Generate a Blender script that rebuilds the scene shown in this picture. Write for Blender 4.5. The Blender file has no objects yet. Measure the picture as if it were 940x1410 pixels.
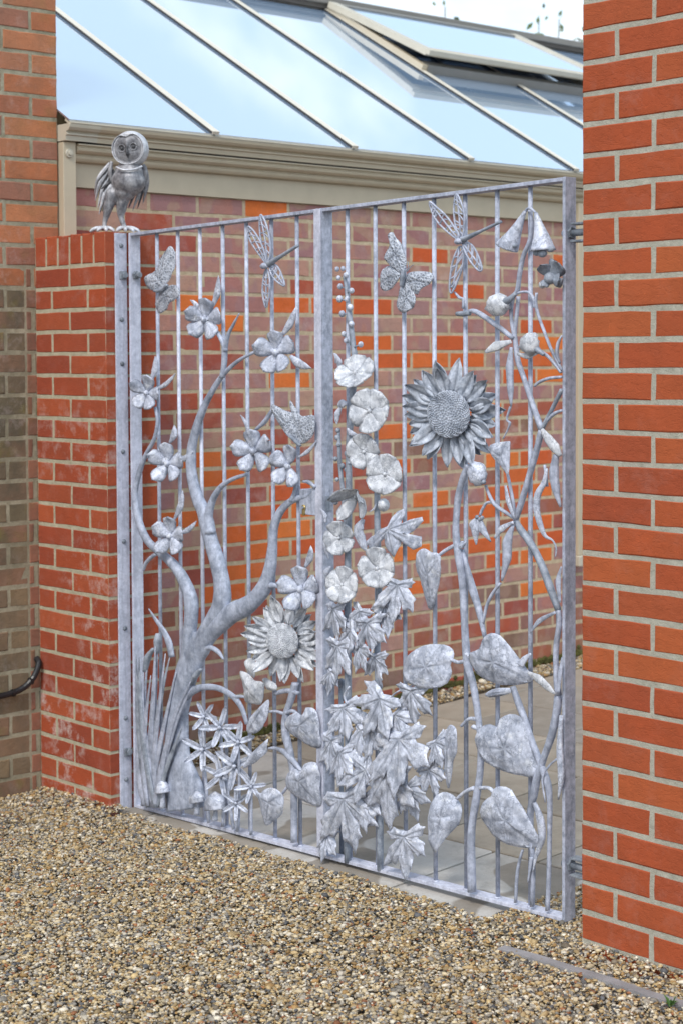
import bpy, bmesh, math, random
import numpy as np
from math import radians, sin, cos, pi
from mathutils import Vector, Matrix, noise

random.seed(7); np.random.seed(7)
scene = bpy.context.scene
COL = scene.collection

# ------------------------------------------------------------------ camera
CAM = Vector((5.34502, -3.27787, 1.55153))
RX, RY, RZ = Vector((0.675388, 0.737452, -0.003892)), Vector((-0.028388, 0.031272, 0.999108)), Vector((-0.736916, 0.674675, -0.042055))      # right, up, forward
FPX, PX0, PY0 = 2396.03814, 514.41711, 585.78229                              # focal length and principal point on a 940 x 1410 frame
cd = bpy.data.cameras.new('camera'); cam = bpy.data.objects.new('camera', cd); COL.objects.link(cam)
cam.matrix_world = Matrix.Translation(CAM) @ Matrix((RX, RY, -RZ)).transposed().to_4x4()
cd.sensor_fit = 'VERTICAL'; cd.sensor_height = 36; cd.sensor_width = 24
cd.lens = FPX / 1410 * 36
cd.shift_x = -(PX0 - 470) / 1410; cd.shift_y = (PY0 - 705) / 1410
cd.clip_start = 0.05; cd.clip_end = 3000
cd.dof.use_dof = True; cd.dof.focus_distance = 4.7; cd.dof.aperture_fstop = 5.0
scene.camera = cam

def ray(px, py): return RZ + RX * ((px - PX0) / FPX) - RY * ((py - PY0) / FPX)
def at(px, py, Y):
    "the point of the upright plane Y (parallel to the gates) seen at a photo pixel"
    d = ray(px, py); return CAM + d * ((Y - CAM.y) / d.y)
def mpp(p): return (Vector(p) - CAM).dot(RZ) / FPX            # metres per photo pixel at a point

# ------------------------------------------------------------------ light
SUN_AZ, SUN_EL = radians(152), radians(50)                    # azimuth clockwise from +Y
SKYX = 0.0
world = bpy.data.worlds.new('World'); scene.world = world; world.use_nodes = True
nt = world.node_tree; nt.nodes.clear()
def wn(t): return nt.nodes.new(t)
out = wn('ShaderNodeOutputWorld'); bg = wn('ShaderNodeBackground'); sky = wn('ShaderNodeTexSky')
sky.sky_type = 'NISHITA'; sky.sun_disc = False; sky.sun_elevation = SUN_EL; sky.sun_rotation = SUN_AZ
sky.air_density = 1.0; sky.dust_density = 1.5; sky.ozone_density = 1.0
tc = wn('ShaderNodeTexCoord'); mp = wn('ShaderNodeMapping'); mp.inputs['Scale'].default_value = (1, 1, 2.6); mp.inputs['Location'].default_value = (SKYX, 0, 0)
no = wn('ShaderNodeTexNoise'); no.inputs['Scale'].default_value = 3.2; no.inputs['Detail'].default_value = 7; no.inputs['Roughness'].default_value = .55
cr = wn('ShaderNodeValToRGB'); cr.color_ramp.elements[0].position = .44; cr.color_ramp.elements[1].position = .58
mx = wn('ShaderNodeMix'); mx.data_type = 'RGBA'; mx.inputs['B'].default_value = (9.3, 9.6, 10.2, 1)
lt = wn('ShaderNodeMix'); lt.data_type = 'RGBA'; lt.blend_type = 'ADD'; lt.inputs['Factor'].default_value = 1; lt.inputs['B'].default_value = (3.9, 4.6, 4.7, 1)
nt.links.new(tc.outputs['Generated'], mp.inputs['Vector']); nt.links.new(mp.outputs['Vector'], no.inputs['Vector'])
sz = wn('ShaderNodeSeparateXYZ'); ma = wn('ShaderNodeMath'); ma.operation = 'MULTIPLY_ADD'; ma.inputs[1].default_value = -.42; ma2 = wn('ShaderNodeMath'); ma2.operation = 'ADD'   # cumulus low down, clearer overhead
nt.links.new(tc.outputs['Generated'], sz.inputs[0]); nt.links.new(sz.outputs['Z'], ma.inputs[0]); ma.inputs[2].default_value = .10
nt.links.new(ma.outputs[0], ma2.inputs[0]); nt.links.new(no.outputs['Fac'], ma2.inputs[1]); nt.links.new(ma2.outputs[0], cr.inputs['Fac']); nt.links.new(cr.outputs['Color'], mx.inputs['Factor'])
nt.links.new(sky.outputs['Color'], lt.inputs['A']); nt.links.new(lt.outputs['Result'], mx.inputs['A'])
nt.links.new(mx.outputs['Result'], bg.inputs['Color']); bg.inputs['Strength'].default_value = 0.11
nt.links.new(bg.outputs['Background'], out.inputs['Surface'])
sl = bpy.data.lights.new('sun', 'SUN'); sl.energy = 1.6; sl.angle = radians(13); sl.color = (1, .95, .88)
sun = bpy.data.objects.new('sun', sl); COL.objects.link(sun)
sd = Vector((sin(SUN_AZ) * cos(SUN_EL), cos(SUN_AZ) * cos(SUN_EL), sin(SUN_EL)))
sun.rotation_euler = sd.to_track_quat('Z', 'Y').to_euler()
vs = scene.view_settings; vs.view_transform = 'Standard'; vs.look = 'None'; vs.gamma = 1; vs.use_curve_mapping = False; vs.exposure = 0.35

# ------------------------------------------------------------------ helpers
ORG = {}
def empty(name, loc, label=None, cat=None, group=None, parent=None):
    o = bpy.data.objects.new(name, None); COL.objects.link(o); o.empty_display_size = .05
    loc = Vector(loc); base = ORG[parent.name] if parent else Vector((0, 0, 0))
    o.location = loc - base; ORG[o.name] = loc
    if parent: o.parent = parent
    tag(o, label, cat, group); return o
def tag(o, label=None, cat=None, group=None, kind=None):
    for k, v in (('label', label), ('category', cat), ('group', group), ('kind', kind)):
        if v: o[k] = v
    return o
def mesh(name, vs_, fs, mat, parent=None, smooth=False, origin=None):
    "link one mesh object; vertices are given in world coordinates"
    if origin is None: origin = ORG[parent.name] if parent else Vector((0, 0, 0))
    origin = Vector(origin); ox, oy, oz = origin
    me = bpy.data.meshes.new(name)
    me.from_pydata([(v[0] - ox, v[1] - oy, v[2] - oz) for v in vs_], [], fs)
    me.materials.append(mat)
    if smooth: me.polygons.foreach_set('use_smooth', [True] * len(me.polygons))
    me.update()
    o = bpy.data.objects.new(name, me); COL.objects.link(o)
    if parent: o.parent = parent; o.location = origin - ORG[parent.name]
    else: o.location = origin
    ORG[o.name] = origin
    return o
class Geo:
    "collects shapes that become ONE mesh object"
    def __init__(s): s.v = []; s.f = []
    def add(s, v, f): n = len(s.v); s.v += [tuple(x) for x in v]; s.f += [tuple(i + n for i in g) for g in f]; return s
    def box(s, lo, hi, M=None, ch=0.0):
        bm = bmesh.new(); bmesh.ops.create_cube(bm, size=1)
        lo, hi = Vector(lo), Vector(hi); c = (lo + hi) / 2; d = hi - lo
        for v in bm.verts: v.co = Vector((v.co.x * d.x, v.co.y * d.y, v.co.z * d.z)) + c
        if ch: bmesh.ops.bevel(bm, geom=bm.edges[:], offset=ch, segments=1, profile=.5, affect='EDGES')
        if M is not None: bmesh.ops.transform(bm, matrix=M, verts=bm.verts)
        bm.verts.index_update(); s.add([v.co.copy() for v in bm.verts], [[v.index for v in f.verts] for f in bm.faces]); bm.free(); return s
    def cyl(s, a, b, r, seg=12, r2=None, ch=0.0):
        a, b = Vector(a), Vector(b); r2 = r if r2 is None else r2; ax = (b - a).normalized()
        u = ax.orthogonal().normalized(); w = ax.cross(u); L = (b - a).length
        st = [(0, r - ch), (ch, r), (L - ch, r2), (L, r2 - ch)] if ch else [(0, r), (L, r2)]
        v = []
        for t, rr in st:
            for k in range(seg): v.append(a + ax * t + (u * cos(2 * pi * k / seg) + w * sin(2 * pi * k / seg)) * rr)
        f = [(i * seg + k, i * seg + (k + 1) % seg, (i + 1) * seg + (k + 1) % seg, (i + 1) * seg + k) for i in range(len(st) - 1) for k in range(seg)]
        f += [tuple(range(seg))[::-1], tuple((len(st) - 1) * seg + k for k in range(seg))]
        return s.add(v, f)
    def ball(s, c, r, sc=(1, 1, 1), seg=10, rings=7):
        c = Vector(c); v = [c + Vector((0, 0, r * sc[2]))]
        for i in range(1, rings):
            t = pi * i / rings
            for k in range(seg): v.append(c + Vector((r * sc[0] * sin(t) * cos(2 * pi * k / seg), r * sc[1] * sin(t) * sin(2 * pi * k / seg), r * sc[2] * cos(t))))
        v.append(c - Vector((0, 0, r * sc[2]))); f = []
        for k in range(seg): f.append((0, 1 + k, 1 + (k + 1) % seg)); f.append((len(v) - 1, 1 + (rings - 2) * seg + (k + 1) % seg, 1 + (rings - 2) * seg + k))
        for i in range(rings - 2):
            for k in range(seg): a = 1 + i * seg; f.append((a + k, a + seg + k, a + seg + (k + 1) % seg, a + (k + 1) % seg))
        return s.add(v, f)
    def tube(s, pts, rad, seg=8, smooth=3, flat=1.0):
        "round tube through world points; flat scales its depth along Y"
        P = spline([Vector(p) for p in pts], smooth); R = lerp_list(rad, len(P)) if hasattr(rad, '__len__') else [rad] * len(P)
        v = []; n = len(P); prev = None
        for i, p in enumerate(P):
            t = (P[min(i + 1, n - 1)] - P[max(i - 1, 0)]).normalized()
            u = t.cross(Vector((0, 1, 0)));  u = u.normalized() if u.length > 1e-4 else t.orthogonal().normalized()
            if prev is not None and u.dot(prev) < 0: u = -u
            prev = u; w = t.cross(u).normalized()
            for k in range(seg): v.append(p + u * R[i] * cos(2 * pi * k / seg) + w * R[i] * flat * sin(2 * pi * k / seg))
        f = [(i * seg + k, i * seg + (k + 1) % seg, (i + 1) * seg + (k + 1) % seg, (i + 1) * seg + k) for i in range(n - 1) for k in range(seg)]
        f += [tuple(range(seg))[::-1], tuple((n - 1) * seg + k for k in range(seg))]
        return s.add(v, f)
    def obj(s, name, mat, parent=None, smooth=False, **k): return mesh(name, s.v, s.f, mat, parent, smooth, **k)
def lerp_list(a, n):
    a = list(a)
    return [a[0]] * n if len(a) == 1 else [a[min(int(x), len(a) - 2)] * (1 - (x - min(int(x), len(a) - 2))) + a[min(int(x), len(a) - 2) + 1] * (x - min(int(x), len(a) - 2)) for x in [i * (len(a) - 1) / (n - 1) for i in range(n)]]
def spline(P, sub=4, closed=False):
    n = len(P)
    if sub <= 1 or n < 3: return list(P)
    o = []
    for i in range(n if closed else n - 1):
        p1, p2 = P[i], P[(i + 1) % n]
        p0 = P[(i - 1) % n] if closed else (P[i - 1] if i else p1 * 2 - p2)
        p3 = P[(i + 2) % n] if closed else (P[i + 2] if i + 2 < n else p2 * 2 - p1)
        for k in range(sub):
            t = k / sub
            o.append(.5 * ((2 * p1) + (p2 - p0) * t + (2 * p0 - 5 * p1 + 4 * p2 - p3) * t * t + (3 * p1 - p0 - 3 * p2 + p3) * t ** 3))
    if not closed: o.append(P[-1].copy())
    return o

# ------------------------------------------------------------------ materials
class MT:
    def __init__(s, name):
        s.m = bpy.data.materials.new(name); s.m.use_nodes = True; s.t = s.m.node_tree; s.b = s.t.nodes['Principled BSDF']; s.pos = None
    def n(s, t, **k):
        o = s.t.nodes.new('ShaderNode' + t)
        for a, b in k.items(): setattr(o, a, b)
        return o
    def l(s, a, b): s.t.links.new(a, b)
    def geo(s):
        if s.pos is None: s.pos = s.n('NewGeometry').outputs['Position']
        return s.pos
    def noise(s, scale, detail=4, rough=.55, stretch=None, off=None):
        o = s.n('TexNoise'); o.inputs['Scale'].default_value = scale; o.inputs['Detail'].default_value = detail; o.inputs['Roughness'].default_value = rough
        v = s.geo()
        if stretch or off:
            m = s.n('Mapping'); m.inputs['Scale'].default_value = stretch or (1, 1, 1); m.inputs['Location'].default_value = off or (0, 0, 0); s.l(v, m.inputs['Vector']); v = m.outputs['Vector']
        s.l(v, o.inputs['Vector']); return o.outputs['Fac']
    def ramp(s, fac, stops, interp='LINEAR'):
        r = s.n('ValToRGB'); e = r.color_ramp.elements; r.color_ramp.interpolation = interp
        while len(e) < len(stops): e.new(.5)
        for el, (p, c) in zip(e, stops): el.position = p; el.color = (*c, 1) if hasattr(c, '__len__') else (c, c, c, 1)
        s.l(fac, r.inputs['Fac']); return r.outputs['Color']
    def mix(s, fac, a, b, mode='MIX'):
        m = s.n('Mix', data_type='RGBA', blend_type=mode)
        for sock, v in (('Factor', fac), ('A', a), ('B', b)):
            if isinstance(v, (int, float)): m.inputs[sock].default_value = v if sock == 'Factor' else (v, v, v, 1)
            elif isinstance(v, tuple): m.inputs[sock].default_value = (*v, 1)
            else: s.l(v, m.inputs[sock])
        return m.outputs['Result']
    def math(s, op, a, b=0.0, c=None):
        m = s.n('Math', operation=op)
        for i, v in enumerate((a, b) if c is None else (a, b, c)):
            if isinstance(v, (int, float)): m.inputs[i].default_value = v
            else: s.l(v, m.inputs[i])
        return m.outputs[0]
    def bump(s, h, strength=.3, dist=.002):
        b = s.n('Bump'); b.inputs['Strength'].default_value = strength; b.inputs['Distance'].default_value = dist
        s.l(h, b.inputs['Height']); s.l(b.outputs['Normal'], s.b.inputs['Normal']); return s
    def set(s, color=None, rough=.6, metal=0.0, spec=None):
        if color is not None:
            if isinstance(color, tuple): s.b.inputs['Base Color'].default_value = (*color, 1)
            else: s.l(color, s.b.inputs['Base Color'])
        if isinstance(rough, (int, float)): s.b.inputs['Roughness'].default_value = rough
        else: s.l(rough, s.b.inputs['Roughness'])
        s.b.inputs['Metallic'].default_value = metal
        if spec is not None: s.b.inputs['Specular IOR Level'].default_value = spec
        return s
    def rnd(s):
        "a random number per object, and per island where bricks are joined"
        a = s.n('ObjectInfo').outputs['Random']; b = s.n('NewGeometry').outputs['Random Per Island']
        return s.math('FRACT', s.math('ADD', a, b))
    def z(s): x = s.n('SeparateXYZ'); s.l(s.geo(), x.inputs[0]); return x.outputs['Z']

def brick_mat(name, shades, white=(.62, 1.0), white_amt=.0, spots=.5, grime=.0, low=None, kiss=0.0, edge=(1, 1, 1)):
    m = MT(name); r = m.rnd()
    n = len(shades); base = m.ramp(r, [((i + .5) / n, c) for i, c in enumerate(shades)], 'LINEAR')
    base = m.mix(m.math('MULTIPLY', m.ramp(m.noise(22, 5, .6), [(.35, 0.), (.7, 1.)]), .35), base, m.mix(1, base, .72, 'MULTIPLY'))
    base = m.mix(m.math('MULTIPLY', m.ramp(m.noise(9, 3), [(.4, 0.), (.65, 1.)]), .45), base, m.mix(1, base, (1.22, 1.12, 1.05), 'MULTIPLY'))
    if spots:   # small dark grit
        base = m.mix(m.math('MULTIPLY', m.ramp(m.noise(260, 2, .6), [(.66, 0.), (.72, 1.)]), spots), base, m.mix(1, base, .35, 'MULTIPLY'))
    if kiss:    # kiln marks left where bricks touched in firing
        k = m.ramp(m.noise(16, 1, .3, stretch=(1, 1, .6)), [(.50, 0.), (.56, 1.)])
        base = m.mix(m.math('MULTIPLY', k, kiss), base, (.33, .185, .19))
        k2 = m.ramp(m.noise(13, 1, .3, off=(4, 2, 1)), [(.56, 0.), (.62, 1.)])
        base = m.mix(m.math('MULTIPLY', k2, kiss), base, (.43, .29, .20))
    if grime:
        g = m.ramp(m.noise(5, 5, .65, stretch=(1, 1, .7), off=(3, 1, 7)), [(.42, 0.), (.66, 1.)])
        base = m.mix(m.math('MULTIPLY', g, grime), base, (.115, .10, .07))
        g = m.ramp(m.noise(7, 3, .5, off=(9, 4, 2)), [(.56, 0.), (.70, 1.)])
        base = m.mix(m.math('MULTIPLY', g, grime * .7), base, (.19, .165, .05))
    if white_amt:
        w = m.ramp(m.noise(14, 9, .72, off=(1, 5, 3)), [(.50, 0.), (.68, 1.)])
        big = m.ramp(m.noise(3.3, 2, .5, off=(2, 2, 8)), [(.42, 0.1), (.62, 1.)])
        f = m.math('MULTIPLY', m.math('MULTIPLY', w, big), white_amt)
        if low: f = m.math('MULTIPLY', f, m.ramp(m.math('DIVIDE', m.z(), low), [(.12, 1.), (.5, .55), (1., .22)]))
        base = m.mix(f, base, (.62, .54, .50))
    cre = m.math('ABSOLUTE', m.math('SUBTRACT', m.noise(17, 4, .6, stretch=(1, 1, 2.2), off=(6, 6, 1)), .5))
    base = m.mix(m.math('MULTIPLY', m.ramp(cre, [(.002, 1.), (.014, 0.)]), .16), base, m.mix(1, base, .45, 'MULTIPLY'))
    base = m.mix(m.math('MULTIPLY', m.ramp(m.noise(120, 3, .6, off=(3, 3, 3)), [(.64, 0.), (.70, 1.)]), .5), base, m.mix(1, base, (1.5, 1.45, 1.3), 'MULTIPLY'))
    fine = m.noise(420, 3, .6); mid = m.noise(60, 5, .65)
    h = m.math('ADD', m.math('ADD', m.math('MULTIPLY', fine, .35), m.math('MULTIPLY', mid, 1.0)), m.math('MULTIPLY', m.ramp(cre, [(.0, 0.), (.03, 1.)]), .22))
    return m.set(base, .86, spec=.25).bump(h, .7, .0026).m
def mortar_mat(name, c1, c2, grime=0.):
    m = MT(name); b = m.ramp(m.noise(30, 6, .65), [(.3, c1), (.7, c2)])
    b = m.mix(m.math('MULTIPLY', m.ramp(m.noise(300, 2), [(.6, 0.), (.7, 1.)]), .4), b, (.16, .14, .11))
    if grime: b = m.mix(m.math('MULTIPLY', m.ramp(m.noise(4, 5, .6), [(.4, 0.), (.65, 1.)]), grime), b, (.13, .125, .08))
    return m.set(b, .95, spec=.15).bump(m.math('ADD', m.math('MULTIPLY', m.noise(330, 4, .7), .6), m.noise(45, 4, .6)), .9, .004).m

M_RED = brick_mat('new_red_brick', [(.345, .074, .028), (.38, .087, .031), (.315, .068, .029), (.395, .100, .034), (.35, .079, .030)], white_amt=.07, spots=.4)
M_PIER = brick_mat('pier_red_brick', [(.36, .075, .030), (.31, .065, .032), (.40, .095, .038), (.29, .062, .032)], white_amt=1.0, spots=.4, low=1.9)
M_OLD = brick_mat('old_orange_brick', [(.46, .165, .075), (.38, .135, .075), (.50, .20, .09), (.34, .15, .10)], white_amt=.35, spots=.5, grime=.35)
M_MOSSY = brick_mat('stained_stock_brick', [(.24, .18, .11), (.20, .145, .095), (.27, .155, .10), (.19, .16, .10)], white_amt=.3, spots=.5, grime=.95)
M_RUST = brick_mat('rusty_stained_brick', [(.30, .13, .085), (.26, .12, .085), (.33, .15, .095)], white_amt=.2, spots=.5, grime=.6)
M_MULTI = brick_mat('purple_multi_brick', [(.38, .175, .155), (.42, .235, .19), (.35, .155, .165), (.45, .275, .205), (.41, .185, .155)], white_amt=.3, spots=.3, kiss=.5)
M_ORANGE = brick_mat('bright_orange_brick', [(.62, .135, .035), (.70, .19, .045), (.56, .11, .035)], white_amt=.12, spots=.4)
M_DEEP = brick_mat('deep_red_brick', [(.40, .095, .055), (.33, .085, .062), (.42, .12, .07)], white_amt=.3, spots=.4, kiss=.15)
M_DAMP = brick_mat('weathered_low_brick', [(.34, .11, .07), (.30, .14, .10), (.38, .12, .065), (.26, .15, .11)], white_amt=.4, spots=.5, grime=.25, kiss=.3)
MO_GREY = mortar_mat('pale_grey_mortar', (.33, .315, .255), (.47, .45, .375))
MO_PIER = mortar_mat('buff_grey_mortar', (.36, .32, .225), (.54, .49, .36))
MO_OLD = mortar_mat('old_grey_mortar', (.29, .26, .18), (.47, .43, .32), .55)
MO_BUFF = mortar_mat('buff_mortar', (.44, .34, .22), (.62, .51, .355))

def zinc(name, lo, hi, dark, dirt=.6, metal=.12, rough=.6, crinkle=.0, streak=.3):
    m = MT(name)
    b = m.ramp(m.noise(48, 9, .74), [(.37, lo), (.60, hi)])
    b = m.mix(m.math('MULTIPLY', m.ramp(m.noise(15, 9, .76, stretch=(1, 1, .5), off=(5, 3, 1)), [(.50, 0.), (.60, 1.)]), dirt * .8), b, dark)
    b = m.mix(m.math('MULTIPLY', m.ramp(m.noise(30, 8, .7, off=(2, 8, 3)), [(.54, 0.), (.64, 1.)]), .45), b, (min(.9, hi[0] * 1.25), min(.9, hi[1] * 1.22), min(.92, hi[2] * 1.18)))
    st = m.noise(90, 5, .6, stretch=(1, 1, .06), off=(7, 1, 0))
    b = m.mix(m.math('MULTIPLY', m.ramp(st, [(.52, 0.), (.66, 1.)]), streak), b, dark)
    if crinkle:
        r_ = m.math('ABSOLUTE', m.math('SUBTRACT', m.noise(24, 4, .62, off=(1, 2, 9)), .5))
        b = m.mix(m.math('MULTIPLY', m.ramp(r_, [(.004, 1.), (.028, 0.)]), crinkle), b, dark)
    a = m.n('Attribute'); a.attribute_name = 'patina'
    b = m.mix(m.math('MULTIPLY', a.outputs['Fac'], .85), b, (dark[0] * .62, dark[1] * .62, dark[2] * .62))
    return m.set(b, m.ramp(m.noise(60, 5), [(.3, rough - .12), (.7, rough + .16)]), metal, spec=.4).bump(m.math('ADD', m.noise(150, 6, .65), m.math('MULTIPLY', m.noise(32, 5), 1.6)), .55, .0018).m
Z_FRAME = zinc('galvanised_steel', (.30, .33, .41), (.515, .55, .665), (.14, .16, .205), .55)
Z_LIGHT = zinc('pale_galvanised_steel', (.45, .465, .56), (.63, .65, .76), (.25, .27, .33), .45)
Z_LEAF = zinc('zinc_leaf', (.38, .415, .51), (.71, .745, .86), (.19, .215, .275), .7, crinkle=.6, streak=.15)
def lace():
    m = MT('beaten_lace_zinc'); v = m.n('TexVoronoi'); v.feature = 'DISTANCE_TO_EDGE'; v.inputs['Scale'].default_value = 105; m.l(m.geo(), v.inputs['Vector'])
    b = m.ramp(v.outputs['Distance'], [(.03, (.62, .66, .74)), (.22, (.24, .27, .33))]); b = m.mix(m.math('MULTIPLY', m.ramp(m.noise(40, 5, .6), [(.4, 0.), (.65, 1.)]), .6), b, (.50, .54, .62))
    a = m.n('Attribute'); a.attribute_name = 'patina'; b = m.mix(m.math('MULTIPLY', a.outputs['Fac'], .7), b, (.09, .105, .14))
    return m.set(b, .55, .2).bump(m.math('MULTIPLY', v.outputs['Distance'], -1.0), .8, .006).m
Z_WING = lace()
Z_MAPLE = zinc('pale_beaten_leaf', (.43, .46, .55), (.73, .765, .88), (.20, .225, .28), .6, crinkle=.5, streak=.1)
Z_PETAL = zinc('pale_zinc_petal', (.46, .48, .53), (.74, .76, .80), (.22, .24, .28), .6, crinkle=.55, streak=.15)
Z_SUN = zinc('sunflower_zinc', (.27, .305, .37), (.54, .58, .66), (.13, .15, .19), .7)
Z_DARK = zinc('dull_zinc', (.22, .25, .305), (.38, .42, .49), (.10, .12, .155), .6)
Z_TRUNK = zinc('brushed_zinc', (.29, .325, .415), (.495, .54, .655), (.14, .165, .215), .55)
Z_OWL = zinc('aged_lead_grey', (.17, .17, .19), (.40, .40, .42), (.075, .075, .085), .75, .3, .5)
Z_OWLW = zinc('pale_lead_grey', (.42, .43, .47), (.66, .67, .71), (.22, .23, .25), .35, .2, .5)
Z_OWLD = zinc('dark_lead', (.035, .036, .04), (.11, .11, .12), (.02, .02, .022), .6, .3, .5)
Z_BOLT = zinc('bolt_steel', (.15, .17, .20), (.27, .30, .34), (.08, .09, .11), .5)
def plain(name, c, rough=.6, metal=0, var=.12, bump=0.):
    m = MT(name); b = m.ramp(m.noise(12, 5, .6), [(.3, tuple(x * (1 - var) for x in c)), (.7, tuple(x * (1 + var) for x in c))]); m.set(b, rough, metal)
    if bump: m.bump(m.noise(160, 3), bump, .001)
    return m.m
BRASS = plain('brass_lock', (.55, .42, .18), .35, .8)
BEIGE = plain('beige_paint', (.49, .42, .305), .45, var=.05)
BEIGE_L = plain('pale_beige_paint', (.50, .46, .37), .45, var=.05)
RAFT = plain('cream_rafter_paint', (.66, .61, .51), .4, var=.04)
BEIGE_D = plain('black_seal_rubber', (.02, .02, .022), .6)  # near-black strips below the gutter and along the rafters
GREY_B = plain('grey_bronze_paint', (.20, .19, .17), .45, var=.06)
LEAD = plain('dark_flashing', (.085, .075, .065), .6)
BLACK = plain('black_hose', (.012, .012, .014), .38, var=.3)
MOSS = plain('moss', (.075, .07, .015), .95, var=.5, bump=.8)
def glass_mat():
    m = MT('roof_glass'); b = m.ramp(m.noise(1.3, 2), [(.3, (.56, .70, .86)), (.7, (.66, .80, .92))])
    m.set(b, .08); d = m.n('BsdfDiffuse'); d.inputs['Color'].default_value = (.42, .60, .84, 1)
    g = m.n('BsdfGlossy'); g.inputs['Roughness'].default_value = .035; g.inputs['Color'].default_value = (.92, .95, 1.0, 1)
    x = m.n('MixShader'); x.inputs[0].default_value = .80; m.l(d.outputs[0], x.inputs[1]); m.l(g.outputs[0], x.inputs[2])
    m.t.nodes.remove(m.b); m.l(x.outputs[0], m.t.nodes['Material Output'].inputs['Surface']); return m.m
GLASS = glass_mat()

# ------------------------------------------------------------------ ground and paving
def gz(x, y):
    "ground height: rises gently to the right and away behind the gate"
    return -.01 + .026 * max(min(x, 3.2), -.5) + .045 * min(max(y, 0), 8)
def sheet(name, x0, x1, y0, y1, dz, mat, nx=24, ny=24, kind='structure', xs=None, ys=None):
    xs = xs or [x0 + (x1 - x0) * i / nx for i in range(nx + 1)]; ys = ys or [y0 + (y1 - y0) * j / ny for j in range(ny + 1)]
    v = [(x, y, gz(x, y) + dz) for y in ys for x in xs]; n = len(xs)
    f = [(j * n + i, j * n + i + 1, (j + 1) * n + i + 1, (j + 1) * n + i) for j in range(len(ys) - 1) for i in range(n - 1)]
    return tag(mesh(name, v, f, mat, None, True), kind=kind)
def ground_mat():
    m = MT('loose_gravel_ground'); vo = m.n('TexVoronoi'); vo.inputs['Scale'].default_value = 95; m.l(m.geo(), vo.inputs['Vector'])
    h = m.n('SeparateXYZ'); m.l(vo.outputs['Color'], h.inputs[0])
    c = m.ramp(h.outputs[0], [(0, (.05, .05, .055)), (.25, (.16, .12, .07)), (.5, (.26, .20, .12)), (.75, (.20, .17, .14)), (1, (.42, .37, .29))])
    c = m.mix(.45, c, (.06, .045, .03)); return m.set(c, .9).bump(m.math('SUBTRACT', 1.0, vo.outputs['Distance']), .9, .01).m
M_GROUND = ground_mat()
E_ = [-900, -120, -30, -8, -3]; 
sheet('ground', 0, 0, 0, 0, -.022, M_GROUND, xs=E_ + [-2 + .5 * i for i in range(15)] + [9, 30, 120, 900], ys=E_ + [-2 + .5 * i for i in range(19)] + [12, 40, 120, 900])

def slab_mat(name, a, b, blotch=.0):
    m = MT(name); c = m.ramp(m.noise(6, 6, .6), [(.3, a), (.7, b)])
    if blotch: c = m.mix(m.math('MULTIPLY', m.ramp(m.noise(3.1, 2, .4, off=(.6, .2, 0)), [(.50, 0.), (.515, 1.)]), blotch), c, (.235, .20, .16))  # hard-edged darker brown blotches over the slab colour
    c = m.mix(m.math('MULTIPLY', m.ramp(m.noise(150, 3), [(.6, 0.), (.72, 1.)]), .25), c, (.12, .11, .09))
    c = m.mix(m.math('MULTIPLY', m.ramp(m.noise(9, 6, .7, off=(3, 1, 2)), [(.48, 0.), (.68, 1.)]), .4), c, (.17, .15, .115))
    r_ = m.rnd(); c = m.mix(1, c, m.ramp(r_, [(0, .84), (1, 1.08)]), 'MULTIPLY')
    return m.set(c, .8).bump(m.noise(90, 5, .65), .4, .003).m
S_PALE = slab_mat('pale_blotched_slab', (.46, .43, .39), (.58, .555, .52), .8)
S_TAN = slab_mat('tan_slab', (.30, .255, .20), (.40, .35, .285))
S_GREY = slab_mat('grey_tan_slab', (.27, .24, .20), (.36, .325, .28))
S_WHITE = slab_mat('white_slab', (.52, .50, .47), (.60, .58, .55))
pav = sheet('paving', .18, 3.2, .03, 4.4, -.012, plain('slab_joint_dirt', (.045, .04, .03), .95), 8, 10)
rows = [(.012, .465, .585), (.465, .86, .15), (.86, 1.26, .075), (1.26, 1.63, .37), (1.63, 2.0, .07), (2.0, 2.4, .3), (2.4, 2.8, .1), (2.8, 3.2, .25), (3.2, 3.6, .0), (3.6, 4.0, .3), (4.0, 4.4, .1)]
for j, (y0, y1, x00) in enumerate(rows):
    x = x00 - .0
    if x > .2: xs_ = [.19, x]
    else: xs_ = [.19 + 0 * x, x + .45] if x + .45 - .19 > .12 else [.19, x + .9]
    while xs_[-1] < 3.2: xs_.append(xs_[-1] + (.45 if j in (1, 2, 4) else .6))
    for a, b in zip(xs_[:-1], xs_[1:]):
        if j == 0 and b < .47: continue
        if j == 0: a = max(a, .452)
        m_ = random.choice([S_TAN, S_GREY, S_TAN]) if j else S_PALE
        if j == 3 and 1.0 < a < 1.9: m_ = S_WHITE
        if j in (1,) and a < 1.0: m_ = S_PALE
        g = Geo().box((a + .005, y0 + .005, -.03), (b - .005, y1 - .005, .0), ch=.003)
        dz = random.uniform(-.001, .002)
        mesh('slab', [(p[0], p[1], p[2] + gz(p[0], p[1]) + dz) for p in g.v], g.f, m_, pav)

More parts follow.
